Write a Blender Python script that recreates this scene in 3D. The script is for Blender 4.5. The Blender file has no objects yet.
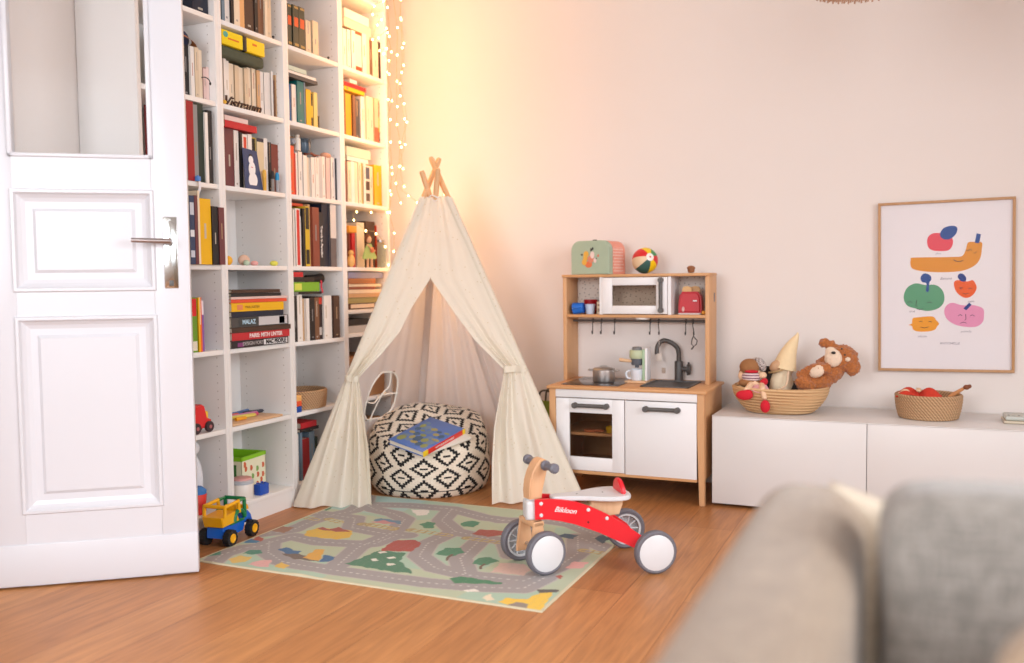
import bpy, bmesh, math, random
import numpy as np
from mathutils import Vector, Matrix, noise
random.seed(7)
PI = math.pi
sc = bpy.context.scene
C = sc.collection

# ------------------------------------------------------------------ camera
right = Vector((0.91490332, 0.40351356, -0.01134583)); up = Vector((-0.01212603, 0.05556595, 0.99838138)); fwd = Vector((-0.40349087, 0.91328486, -0.05573049))
camd = bpy.data.cameras.new('camera'); cam = bpy.data.objects.new('camera', camd); C.objects.link(cam)
cam.matrix_world = Matrix(((right.x, up.x, -fwd.x, 2.89874), (right.y, up.y, -fwd.y, -4.17624), (right.z, up.z, -fwd.z, 0.94648), (0, 0, 0, 1)))
camd.sensor_width = 36; camd.lens = 36 * 902.06 / 1024; camd.clip_start = 0.02
camd.dof.use_dof = True; camd.dof.focus_distance = 3.35; camd.dof.aperture_fstop = 1.6
sc.camera = cam

# ------------------------------------------------------------------ light
w = bpy.data.worlds.new('world'); sc.world = w; w.use_nodes = True
w.node_tree.nodes['Background'].inputs[0].default_value = (0.75, 0.86, 1, 1)
w.node_tree.nodes['Background'].inputs[1].default_value = 1.2
vs = sc.view_settings; vs.view_transform = 'Standard'; vs.look = 'None'; vs.gamma = 1; vs.use_curve_mapping = False
vs.exposure = 0.0

def area(name, loc, direction, sx, sy, power, col):
    l = bpy.data.lights.new(name, 'AREA'); l.spread = math.radians(140); l.shape = 'RECTANGLE'; l.size = sx; l.size_y = sy; l.energy = power; l.color = col
    o = bpy.data.objects.new(name, l); C.objects.link(o); o.location = loc
    o.rotation_euler = Vector(direction).to_track_quat('-Z', 'Y').to_euler()
    return o
# daylight through the window of the right wall and the two of the wall behind the camera
area('daylight_right_window', (4.93, -2.75, 1.5), (-1, 0, -0.42), 1.7, 1.5, 58, (0.93, 0.96, 1.0))
area('daylight_rear_window', (3.6, -5.12, 1.5), (0, 1, -0.38), 1.4, 1.5, 20, (0.93, 0.96, 1.0))
area('daylight_rear_window', (1.5, -5.12, 1.5), (0, 1, -0.38), 1.4, 1.5, 42, (0.93, 0.96, 1.0))

area('hallway_fill_light', (-.6, -3.0, 2.7), (0, 0, -1), .4, .4, 14, (1, .93, .85))  # unseen fill lamp, added so the hallway beyond the doorway isn't black

# ------------------------------------------------------------------ helpers
def lin(h):
    h = h.lstrip('#'); r = []
    for i in (0, 2, 4):
        c = int(h[i:i+2], 16) / 255; r.append(c / 12.92 if c <= .04045 else ((c + .055) / 1.055) ** 2.4)
    return (*r, 1)
MATS = {}
def mat(name, col, rough=.55, var=.06, scale=30, bump=0, bscale=200, metal=0, trans=0, emit=0, alpha=1, stretch=None, coat=0, sheen=0, spec=None):
    if name in MATS: return MATS[name]
    m = bpy.data.materials.new(name); MATS[name] = m; m.use_nodes = True
    nt = m.node_tree; N = nt.nodes; L = nt.links; b = N['Principled BSDF']
    c = lin(col)
    b.inputs['Roughness'].default_value = rough; b.inputs['Metallic'].default_value = metal
    if spec is not None: b.inputs['Specular IOR Level'].default_value = spec
    if coat: b.inputs['Coat Weight'].default_value = coat
    if sheen: b.inputs['Sheen Weight'].default_value = sheen
    if trans: b.inputs['Transmission Weight'].default_value = trans
    if emit: b.inputs['Emission Color'].default_value = c; b.inputs['Emission Strength'].default_value = emit
    if alpha < 1: b.inputs['Alpha'].default_value = alpha
    tc = N.new('ShaderNodeTexCoord'); mp = N.new('ShaderNodeMapping'); L.new(tc.outputs['Object'], mp.inputs[0])
    if stretch: mp.inputs['Scale'].default_value = stretch
    nz = N.new('ShaderNodeTexNoise'); nz.inputs['Scale'].default_value = scale; nz.inputs['Detail'].default_value = 3; L.new(mp.outputs[0], nz.inputs[0])
    mx = N.new('ShaderNodeMix'); mx.data_type = 'RGBA'
    mx.inputs[6].default_value = tuple(min(1, x * (1 - var)) for x in c[:3]) + (1,)
    mx.inputs[7].default_value = tuple(min(1, x * (1 + var)) for x in c[:3]) + (1,)
    L.new(nz.outputs[0], mx.inputs[0]); L.new(mx.outputs[2], b.inputs['Base Color'])
    if bump:
        n2 = N.new('ShaderNodeTexNoise'); n2.inputs['Scale'].default_value = bscale; L.new(mp.outputs[0], n2.inputs[0])
        bp = N.new('ShaderNodeBump'); bp.inputs['Strength'].default_value = bump; bp.inputs['Distance'].default_value = .004
        L.new(n2.outputs[0], bp.inputs['Height']); L.new(bp.outputs[0], b.inputs['Normal'])
    return m
def wood(name, c1, c2, axis, rough=.45, sc_=6):
    if name in MATS: return MATS[name]
    st = {'x': (.08, 1, 1), 'y': (1, .08, 1), 'z': (1, 1, .08)}[axis]
    m = mat(name, c1, rough, 0, 60, stretch=st)
    N = m.node_tree.nodes; L = m.node_tree.links
    for n in N:
        if n.type == 'TEX_NOISE': n.inputs['Scale'].default_value = sc_ * 10; n.inputs['Detail'].default_value = 6; n.inputs['Distortion'].default_value = .6
        if n.type == 'MIX': n.inputs[6].default_value = lin(c1); n.inputs[7].default_value = lin(c2)
    return m

class MB:
    def __init__(s): s.v = []; s.f = []; s.m = []; s.mi = 0
    def add(s, vs, fs, mi=None):
        o = len(s.v); s.v += [tuple(v) for v in vs]; s.f += [tuple(o + i for i in f) for f in fs]; s.m += [s.mi if mi is None else mi] * len(fs); return s
    def box(s, x0, x1, y0, y1, z0, z1, bev=0, M=None, mi=None, sg=None):
        if x1 < x0: x0, x1 = x1, x0
        if y1 < y0: y0, y1 = y1, y0
        if z1 < z0: z0, z1 = z1, z0
        bm = bmesh.new(); bmesh.ops.create_cube(bm, size=1)
        for v in bm.verts: v.co = Vector(((x0 + x1) / 2 + v.co.x * (x1 - x0), (y0 + y1) / 2 + v.co.y * (y1 - y0), (z0 + z1) / 2 + v.co.z * (z1 - z0)))
        if bev:
            bev = min(bev, .45 * min(x1 - x0, y1 - y0, z1 - z0))
            bmesh.ops.bevel(bm, geom=bm.edges[:], offset=bev, segments=sg or (2 if bev < .01 else 4), affect='EDGES', profile=.5)
        if M: bmesh.ops.transform(bm, matrix=M, verts=bm.verts)
        bm.verts.index_update(); s.add([v.co[:] for v in bm.verts], [[v.index for v in f.verts] for f in bm.faces], mi); bm.free(); return s
    def tube(s, pts, r, seg=10, cap=True, mi=None, closed=False):
        pts = [Vector(p) for p in pts]; n = len(pts); rs = r if isinstance(r, (list, tuple)) else [r] * n
        vs = []; up_ = None
        for i, p in enumerate(pts):
            if closed: t = pts[(i + 1) % n] - pts[i - 1]
            else: t = pts[min(i + 1, n - 1)] - pts[max(i - 1, 0)]
            t.normalize()
            if up_ is None:
                a = Vector((0, 0, 1)) if abs(t.z) < .9 else Vector((1, 0, 0)); up_ = (a - t * a.dot(t)).normalized()
            else:
                up_ = (up_ - t * up_.dot(t)).normalized()
            b = t.cross(up_)
            for k in range(seg):
                an = 2 * PI * k / seg; vs.append(p + (up_ * math.cos(an) + b * math.sin(an)) * rs[i])
        fs = []
        for i in range(n if closed else n - 1):
            for k in range(seg):
                j = (i + 1) % n; k2 = (k + 1) % seg; fs.append((i * seg + k, i * seg + k2, j * seg + k2, j * seg + k))
        if cap and not closed: fs.append(tuple(range(seg))[::-1]); fs.append(tuple((n - 1) * seg + k for k in range(seg)))
        return s.add(vs, fs, mi)
    def lathe(s, prof, c=(0, 0, 0), seg=32, M=None, mi=None, rx=1, ry=1, cap=True):
        vs = []; c = Vector(c)
        for (r, z) in prof:
            for k in range(seg):
                a = 2 * PI * k / seg; p = Vector((r * rx * math.cos(a), r * ry * math.sin(a), z)); vs.append((M @ p if M else p) + c)
        fs = [(i * seg + k, i * seg + (k + 1) % seg, (i + 1) * seg + (k + 1) % seg, (i + 1) * seg + k) for i in range(len(prof) - 1) for k in range(seg)]
        if cap: fs.append(tuple(range(seg))[::-1]); fs.append(tuple((len(prof) - 1) * seg + k for k in range(seg)))
        return s.add(vs, fs, mi)
    def ell(s, c, r, M=None, seg=20, rings=12, mi=None):
        r = (r, r, r) if isinstance(r, (int, float)) else r
        vs = [Vector((0, 0, -1))]
        for i in range(1, rings):
            ph = -PI / 2 + PI * i / rings
            for k in range(seg): a = 2 * PI * k / seg; vs.append(Vector((math.cos(ph) * math.cos(a), math.cos(ph) * math.sin(a), math.sin(ph))))
        vs.append(Vector((0, 0, 1))); n = len(vs)
        fs = [(0, 1 + (k + 1) % seg, 1 + k) for k in range(seg)]
        for i in range(rings - 2):
            for k in range(seg): a = 1 + i * seg; fs.append((a + k, a + (k + 1) % seg, a + seg + (k + 1) % seg, a + seg + k))
        a = 1 + (rings - 2) * seg; fs += [(a + k, a + (k + 1) % seg, n - 1) for k in range(seg)]
        out = []
        for v in vs:
            p = Vector((v.x * r[0], v.y * r[1], v.z * r[2])); p = (M @ p if M else p) + Vector(c); out.append(p)
        return s.add(out, fs, mi)
    def prism(s, pts, depth, M, mi=None, bev=0):
        # outline in local XY, extruded along local +Z by depth, placed with M
        n = len(pts); bm = bmesh.new()
        f = bm.faces.new([bm.verts.new((p[0], p[1], 0)) for p in pts])
        r = bmesh.ops.extrude_face_region(bm, geom=[f])
        for v in [g for g in r['geom'] if isinstance(g, bmesh.types.BMVert)]: v.co.z += depth
        bmesh.ops.recalc_face_normals(bm, faces=bm.faces)
        if bev: bmesh.ops.bevel(bm, geom=[e for e in bm.edges if abs(e.verts[0].co.z - e.verts[1].co.z) < 1e-6], offset=bev, segments=3, affect='EDGES')
        bmesh.ops.transform(bm, matrix=M, verts=bm.verts); bm.verts.index_update()
        s.add([v.co[:] for v in bm.verts], [[v.index for v in f.verts] for f in bm.faces], mi); bm.free(); return s
    def grid(s, fn, nu, nv, mi=None, skip=None, wrap=False):
        vs = [fn(i / nu, j / nv) for i in range(nu + (0 if wrap else 1)) for j in range(nv + 1)]
        W = nv + 1; fs = []
        for i in range(nu):
            for j in range(nv):
                if skip and skip((i + .5) / nu, (j + .5) / nv): continue
                i2 = (i + 1) % nu if wrap else i + 1
                fs.append((i * W + j, i2 * W + j, i2 * W + j + 1, i * W + j + 1))
        return s.add(vs, fs, mi)
    def build(s, name, mats, parent=None, smooth=True, loc=None, angle=40):
        me = bpy.data.meshes.new(name)
        off = Vector((0, 0, 0))
        if loc is not None: off = Vector(loc)
        elif parent is not None and parent.get('_world'): off = Vector(parent['_org'])
        me.from_pydata([(v[0] - off.x, v[1] - off.y, v[2] - off.z) for v in s.v], [], s.f)
        for m in (mats if isinstance(mats, (list, tuple)) else [mats]): me.materials.append(m)
        me.polygons.foreach_set('material_index', s.m)
        if smooth:
            me.polygons.foreach_set('use_smooth', [True] * len(me.polygons)); me.set_sharp_from_angle(angle=math.radians(angle))
        me.update()
        o = bpy.data.objects.new(name, me); C.objects.link(o)
        if parent is not None:
            o.parent = parent
            if loc is not None:
                o.location = off - Vector(parent.get('_org', (0, 0, 0))) if parent.get('_world') else off
        elif loc is not None: o.location = off
        if parent is None or parent.get('_world'): o['_world'] = 1; o['_org'] = tuple(off)
        return o
def tag(o, label, cat, group=None, kind=None):
    if label: o['label'] = label
    if cat: o['category'] = cat
    if group: o['group'] = group
    if kind: o['kind'] = kind
    return o
def thing(name, label, cat, loc, group=None, rotz=None, world=True):
    o = bpy.data.objects.new(name, None); C.objects.link(o); o.location = loc; o.empty_display_size = .05
    if rotz is not None: o.rotation_euler = (0, 0, rotz)
    else:
        o['_world'] = 1; o['_org'] = tuple(loc)      # parts are given in world coordinates
    return tag(o, label, cat, group)
def struct(o): o['kind'] = 'structure'; return o
def frame3(o, x, y, z):      # matrix from origin and three axes
    x, y, z = Vector(x), Vector(y), Vector(z)
    return Matrix(((x.x, y.x, z.x, o[0]), (x.y, y.y, z.y, o[1]), (x.z, y.z, z.z, o[2]), (0, 0, 0, 1)))
def text(name, s, size, m, parent, M, ext=.0004, align='CENTER', bold=0, shear=0):
    cu = bpy.data.curves.new(name, 'FONT'); cu.body = s; cu.size = size; cu.extrude = ext; cu.align_x = align; cu.align_y = 'CENTER'; cu.offset = bold; cu.shear = shear
    t = bpy.data.objects.new(name, cu); C.objects.link(t); bpy.context.view_layer.update()
    me = bpy.data.meshes.new_from_object(t); bpy.data.objects.remove(t); me.name = name
    me.transform(M); me.materials.clear(); me.materials.append(m)
    o = bpy.data.objects.new(name, me); C.objects.link(o)
    if parent is not None:
        if parent.get('_world'): me.transform(Matrix.Translation(-Vector(parent['_org'])))
        o.parent = parent
    return o
def interp(pts, t):      # piecewise linear through list of (t, Vector)
    if t <= pts[0][0]: return Vector(pts[0][1])
    for (a, p), (b, q) in zip(pts, pts[1:]):
        if t <= b: return Vector(p).lerp(Vector(q), (t - a) / (b - a))
    return Vector(pts[-1][1])
def smoothpts(P, n=8):    # Catmull-Rom
    P = [Vector(p) for p in P]; Q = [P[0]] + P + [P[-1]]; out = []
    for i in range(1, len(Q) - 2):
        for k in range(n):
            t = k / n; a, b, c, d = Q[i-1], Q[i], Q[i+1], Q[i+2]
            out.append(.5 * ((2 * b) + (c - a) * t + (2 * a - 5 * b + 4 * c - d) * t * t + (3 * b - a - 3 * c + d) * t ** 3))
    out.append(P[-1]); return out
def RZ(a): return Matrix.Rotation(a, 4, 'Z')
def R3(x=0, y=0, z=0): return Matrix.Rotation(z, 3, 'Z') @ Matrix.Rotation(y, 3, 'Y') @ Matrix.Rotation(x, 3, 'X')
def T(x, y, z): return Matrix.Translation((x, y, z))

# ------------------------------------------------------------------ materials
KWHITE = mat('white_kitchen_lacquer', '#ECEAEA', .42, .01, 5)
WHITE = mat('white_lacquer', '#DDD9D6', .38, .01, 5)
WALLM = mat('wall_paint', '#E8DFD9', .9, .012, 3, .08, 260)
CEILM = mat('ceiling_paint', '#EFEDEA', .95, .01, 3)
SHELFM = mat('white_shelf_foil', '#EEEBE8', .45, .01, 5)
DOORM = mat('door_gloss_paint', '#D9D9DE', .3, .01, 4)
BIRCH = wood('birch_plywood', '#D9A877', '#C98F5B', 'x', .5)
BIRCHV = wood('birch_plywood_upright', '#DCAE80', '#CB9463', 'z', .5)
PALEWOOD = wood('pale_ash_wood', '#E2BE98', '#D2A57A', 'z', .5)
DARKGREY = mat('dark_grey_plastic', '#5A5755', .45, .05)
BLACK = mat('black', '#1C1A1A', .45, .1)
STEEL = mat('brushed_steel', '#C6C4C2', .42, .05, 40, metal=1)
PAPER = mat('paper_pages', '#E4DCCB', .9, .1, 90, stretch=(1, 1, 12))
RED = mat('red_paint', '#D81E2A', .35, .02)
GREYRUB = mat('grey_rubber', '#6B6970', .6, .05)
def flat(h, rough=.55): return mat('colour_' + h.strip('#').lower(), h, rough, .04, 40)

def glass(name='window_glass', tint='#FFFFFF', k=.12):
    if name in MATS: return MATS[name]
    m = bpy.data.materials.new(name); MATS[name] = m; m.use_nodes = True; nt = m.node_tree; N = nt.nodes; L = nt.links
    N.remove(N['Principled BSDF']); t = N.new('ShaderNodeBsdfTransparent'); t.inputs[0].default_value = lin(tint)
    g = N.new('ShaderNodeBsdfGlossy'); g.inputs['Roughness'].default_value = .12
    lw = N.new('ShaderNodeLayerWeight'); lw.inputs[0].default_value = .25
    ml = N.new('ShaderNodeMath'); ml.operation = 'MULTIPLY_ADD'; ml.inputs[1].default_value = .10; ml.inputs[2].default_value = k * .02; L.new(lw.outputs['Fresnel'], ml.inputs[0])
    mx = N.new('ShaderNodeMixShader'); L.new(ml.outputs[0], mx.inputs[0]); L.new(t.outputs[0], mx.inputs[1]); L.new(g.outputs[0], mx.inputs[2]); L.new(mx.outputs[0], N['Material Output'].inputs[0])
    return m
GLASS = glass()

def floor_material():
    m = bpy.data.materials.new('oak_plank_floor'); m.use_nodes = True; nt = m.node_tree; N = nt.nodes; L = nt.links; b = N['Principled BSDF']
    tc = N.new('ShaderNodeTexCoord'); mp = N.new('ShaderNodeMapping'); L.new(tc.outputs['Object'], mp.inputs[0]); mp.inputs['Rotation'].default_value = (0, 0, PI / 2); mp.inputs['Location'].default_value = (.3, .066, 0)
    br = N.new('ShaderNodeTexBrick'); L.new(mp.outputs[0], br.inputs[0]); br.inputs['Scale'].default_value = 1; br.inputs['Brick Width'].default_value = 1.9; br.inputs['Row Height'].default_value = .182
    br.inputs['Mortar Size'].default_value = .0011; br.inputs['Mortar Smooth'].default_value = .3; br.offset = .43
    br.inputs['Color1'].default_value = lin('#B07545'); br.inputs['Color2'].default_value = lin('#BF8552'); br.inputs['Mortar'].default_value = lin('#7E4C27')
    m2 = N.new('ShaderNodeMapping'); L.new(tc.outputs['Object'], m2.inputs[0]); m2.inputs['Scale'].default_value = (14, 1.1, 1)
    nz = N.new('ShaderNodeTexNoise'); nz.inputs['Scale'].default_value = 3; nz.inputs['Detail'].default_value = 7; nz.inputs['Distortion'].default_value = 1.2; L.new(m2.outputs[0], nz.inputs[0])
    m3 = N.new('ShaderNodeMapping'); L.new(tc.outputs['Object'], m3.inputs[0]); m3.inputs['Scale'].default_value = (160, 6, 1)
    n3 = N.new('ShaderNodeTexNoise'); n3.inputs['Scale'].default_value = 1; n3.inputs['Detail'].default_value = 3; L.new(m3.outputs[0], n3.inputs[0])
    cr = N.new('ShaderNodeValToRGB'); cr.color_ramp.elements[0].position = .3; cr.color_ramp.elements[0].color = (.78, .74, .70, 1); cr.color_ramp.elements[1].position = .72; cr.color_ramp.elements[1].color = (1.12, 1.12, 1.1, 1); L.new(nz.outputs[0], cr.inputs[0])
    c3 = N.new('ShaderNodeValToRGB'); c3.color_ramp.elements[0].position = .3; c3.color_ramp.elements[0].color = (.88, .88, .88, 1); c3.color_ramp.elements[1].position = .6; c3.color_ramp.elements[1].color = (1.04, 1.04, 1.04, 1); L.new(n3.outputs[0], c3.inputs[0])
    x1 = N.new('ShaderNodeMix'); x1.data_type = 'RGBA'; x1.blend_type = 'MULTIPLY'; x1.inputs[0].default_value = 1; L.new(br.outputs[0], x1.inputs[6]); L.new(cr.outputs[0], x1.inputs[7])
    x2 = N.new('ShaderNodeMix'); x2.data_type = 'RGBA'; x2.blend_type = 'MULTIPLY'; x2.inputs[0].default_value = 1; L.new(x1.outputs[2], x2.inputs[6]); L.new(c3.outputs[0], x2.inputs[7])
    L.new(x2.outputs[2], b.inputs['Base Color']); b.inputs['Roughness'].default_value = .42
    bp = N.new('ShaderNodeBump'); bp.inputs['Strength'].default_value = .25; bp.inputs['Distance'].default_value = .002; L.new(br.outputs['Fac'], bp.inputs['Height']); bp.invert = True; L.new(bp.outputs[0], b.inputs['Normal'])
    return m

def weave(name, c1, c2, sx, sy, rough=.9, bump=.4):
    # two crossed thread directions
    if name in MATS: return MATS[name]
    m = mat(name, c1, rough, .08, 25, sheen=.2); N = m.node_tree.nodes; L = m.node_tree.links; b = N['Principled BSDF']
    tc = [n for n in N if n.type == 'TEX_COORD'][0]; mp = N.new('ShaderNodeMapping'); L.new(tc.outputs['Object'], mp.inputs[0]); mp.inputs['Scale'].default_value = (sx, sx, sx * .12)
    n1 = N.new('ShaderNodeTexNoise'); n1.inputs['Scale'].default_value = 1; n1.inputs['Detail'].default_value = 2; L.new(mp.outputs[0], n1.inputs[0])
    mq = N.new('ShaderNodeMapping'); L.new(tc.outputs['Object'], mq.inputs[0]); mq.inputs['Scale'].default_value = (sy * .12, sy * .12, sy)
    n2 = N.new('ShaderNodeTexNoise'); n2.inputs['Scale'].default_value = 1; n2.inputs['Detail'].default_value = 2; L.new(mq.outputs[0], n2.inputs[0])
    ad = N.new('ShaderNodeMath'); ad.operation = 'ADD'; L.new(n1.outputs[0], ad.inputs[0]); L.new(n2.outputs[0], ad.inputs[1])
    cr = N.new('ShaderNodeValToRGB'); cr.color_ramp.elements[0].position = .8; cr.color_ramp.elements[0].color = lin(c2); cr.color_ramp.elements[1].position = 1.2 if False else 1.0; cr.color_ramp.elements[1].color = lin(c1)
    hf = N.new('ShaderNodeMath'); hf.operation = 'MULTIPLY'; hf.inputs[1].default_value = .9; L.new(ad.outputs[0], hf.inputs[0]); L.new(hf.outputs[0], cr.inputs[0]); L.new(cr.outputs[0], b.inputs['Base Color'])
    bp = N.new('ShaderNodeBump'); bp.inputs['Strength'].default_value = bump; bp.inputs['Distance'].default_value = .002; L.new(ad.outputs[0], bp.inputs['Height']); L.new(bp.outputs[0], b.inputs['Normal'])
    return m
def translucent(name, col, k=.45, bump=.3):
    m = mat(name, col, .9, .03, 12, bump, 300); N = m.node_tree.nodes; L = m.node_tree.links; b = N['Principled BSDF']
    t = N.new('ShaderNodeBsdfTranslucent'); t.inputs[0].default_value = lin(col)
    mx = N.new('ShaderNodeMixShader'); mx.inputs[0].default_value = k; L.new(b.outputs[0], mx.inputs[1]); L.new(t.outputs[0], mx.inputs[2]); L.new(mx.outputs[0], N['Material Output'].inputs[0])
    return m
def vcol_material(name, attr, rough=.85, bump=.15):
    m = mat(name, '#FFFFFF', rough, 0, 30, bump, 500); N = m.node_tree.nodes; L = m.node_tree.links
    a = N.new('ShaderNodeVertexColor'); a.layer_name = attr; L.new(a.outputs[0], N['Principled BSDF'].inputs['Base Color']); return m

# ------------------------------------------------------------------ room shell
XW, XE, YS, YN, H = .23, 5.0, -5.2, 0.0, 2.75
m = MB(); m.box(XW - 1.6, XE + .12, YS - .12, YN + .12, -.12, 0); struct(m.build('floor', floor_material()))
m = MB(); m.box(XW - 1.6, XE + .12, YS - .12, YN + .12, H, H + .12); struct(m.build('ceiling', CEILM))
m = MB(); m.box(XW - .12, XE + .12, YN, YN + .12, 0, H); struct(m.build('wall_back', WALLM))
# left wall with the doorway of the double door
m = MB(); m.box(XW - .12, XW, -2.30, YN, 0, H); m.box(XW - .12, XW, YS, -3.58, 0, H); m.box(XW - .12, XW, -3.58, -2.30, 2.14, H); struct(m.build('wall_left', WALLM))
m = MB(); m.box(XW - 1.6, XW - 1.5, YS, -1.2, 0, H); m.box(XW - 1.5, XW - .12, -1.3, -1.2, 0, H); m.box(XW - 1.5, XW - .12, YS - .1, YS, 0, H); struct(m.build('wall_hallway', WALLM))
WY0, WY1, WZ0, WZ1 = -3.65, -1.85, .7, 2.3
m = MB(); m.box(XE, XE + .12, YS, WY0, 0, H); m.box(XE, XE + .12, WY1, YN, 0, H); m.box(XE, XE + .12, WY0, WY1, 0, WZ0); m.box(XE, XE + .12, WY0, WY1, WZ1, H); struct(m.build('wall_right', WALLM))
RW = [(.75, 2.25), (2.85, 4.35)]
m = MB(); xs_ = [XW] + [a for r in RW for a in r] + [XE]
for i in range(0, 6, 2): m.box(xs_[i], xs_[i+1], YS - .12, YS, 0, H)
for a, b in RW: m.box(a, b, YS - .12, YS, 0, WZ0); m.box(a, b, YS - .12, YS, WZ1, H)
struct(m.build('wall_rear', WALLM))
def window(n, M, wd, hh):
    f = MB(); t = .055
    for a, b, c, d in ((0, wd, 0, t), (0, wd, hh - t, hh), (0, t, 0, hh), (wd - t, wd, 0, hh), (wd / 2 - t / 2, wd / 2 + t / 2, 0, hh)): f.box(a, b, -.03, .03, c, d, .004, M=M)
    o = struct(f.build('window_%d' % n, WHITE))
    g = MB(); g.box(t, wd - t, .018, .022, t, hh - t, M=M); g.build('pane', GLASS, o)
window(1, frame3((XE + .08, WY0, WZ0), (0, 1, 0), (-1, 0, 0), (0, 0, 1)), WY1 - WY0, WZ1 - WZ0)
for i, (a, b) in enumerate(RW): window(2 + i, frame3((a, YS - .08, WZ0), (1, 0, 0), (0, 1, 0), (0, 0, 1)), b - a, WZ1 - WZ0)
def base(n, x0, x1, y0, y1): q = MB(); q.box(x0, x1, y0, y1, 0, .085, .003); struct(q.build(n, WHITE))
base('baseboard_back', XW, XE, -.014, 0); base('baseboard_left', XW, XW + .014, -2.24, -.014); base('baseboard_right', XE - .014, XE, YS, -.014); base('baseboard_rear', XW, XE - .014, YS, YS + .014)
# door casing in the left wall
m = MB(); m.box(XW - .13, XW + .018, -2.30, -2.24, 0, 2.2, .004); m.box(XW - .13, XW + .018, -3.64, -3.58, 0, 2.2, .004); m.box(XW - .13, XW + .018, -3.58, -2.30, 2.14, 2.2, .004); struct(m.build('trim_1', DOORM))

# ------------------------------------------------------------------ door leaf (local x runs from the lock edge to the hinges, local y faces the room)
DL, DW, DH = Vector((.774, -1.931, .006)), .617, 2.12
door = bpy.data.objects.new('door_1', None); C.objects.link(door); door.location = DL; door.rotation_euler = (0, 0, math.atan2(-.614, -.789)); struct(door); door['label'] = 'open white panelled door leaf with a glass upper pane'
m = MB(); px0, px1 = .108, .509
m.box(0, px0, -.04, 0, 0, DH, .002); m.box(px1, DW, -.04, 0, 0, DH, .002); m.box(px0, px1, -.04, 0, 0, .234); m.box(px0, px1, -.04, 0, .84, .93); m.box(px0, px1, -.04, 0, 1.235, 1.348); m.box(px0, px1, -.04, 0, 1.99, DH)
m.box(0.0, DW, -.001, .004, .004, .132, .002)
m.build('door_frame', DOORM, door)
def panel(z0, z1):
    m = MB()
    def ring(i0, i1, y0, y1):   # sloped moulding band between inset i0 and i1
        a = [(px0 + i0, z0 + i0), (px1 - i0, z0 + i0), (px1 - i0, z1 - i0), (px0 + i0, z1 - i0)]; b = [(px0 + i1, z0 + i1), (px1 - i1, z0 + i1), (px1 - i1, z1 - i1), (px0 + i1, z1 - i1)]
        vs = [(x, y0, z) for x, z in a] + [(x, y1, z) for x, z in b]; m.add(vs, [(k, (k + 1) % 4, 4 + (k + 1) % 4, 4 + k) for k in range(4)])
    for a in ((-.008, -.004, 0, .008), (-.004, .004, .008, .008), (.004, .010, .008, -.002), (.010, .02, -.002, -.010), (.02, .032, -.010, -.014), (.032, .052, -.014, -.014), (.052, .062, -.014, -.006)): ring(*a)
    i = .062; m.add([(px0 + i, -.006, z0 + i), (px1 - i, -.006, z0 + i), (px1 - i, -.006, z1 - i), (px0 + i, -.006, z1 - i)], [(0, 1, 2, 3)])
    m.box(px0, px1, -.032, -.026, z0, z1)
    return m.build('door_panel', DOORM, door, angle=15)
panel(.234, .84); panel(.93, 1.235)
m = MB()
for a, b, c, d in ((px0 - .008, px1 + .008, 1.34, 1.352), (px0 - .008, px1 + .008, 1.984, 1.996), (px0 - .008, px0 + .006, 1.34, 1.996), (px1 - .006, px1 + .008, 1.34, 1.996)): m.box(a, b, -.03, .008, c, d, .003)
m.build('glazing_bead', DOORM, door)
m = MB(); m.box(px0, px1, -.022, -.018, 1.348, 1.99); m.build('glass_pane', GLASS, door)
m = MB(); m.box(.034, .076, 0, .004, .93, 1.158, .0018); m.lathe([(.0035, 0), (.0035, .003)], M=Matrix.Rotation(-PI/2, 3, 'X'), c=(.055, .003, 1.148), seg=12); pl = m.build('handle_plate', mat('polished_chrome', '#D6DAD8', .16, .02, metal=1), door)
m = MB(); m.box(.048, .062, .003, .0055, .937, .955, .001); m.build('keyhole', DARKGREY, pl)
m = MB(); m.tube([(.055, .003, 1.079), (.055, .045, 1.079)], .009, 14); m.tube([(.049, .042, 1.079), (.08, .045, 1.079), (.165, .045, 1.082)], [.009, .0085, .0075], 14); m.build('door_handle', mat('satin_nickel', '#A99E9C', .32, .03, metal=1), door)
m = MB()
for z in (.25, 1.0, 1.85): m.tube([(DW + .006, .004, z), (DW + .006, .004, z + .09)], .008, 12)
m.build('hinge', STEEL, door)

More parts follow.
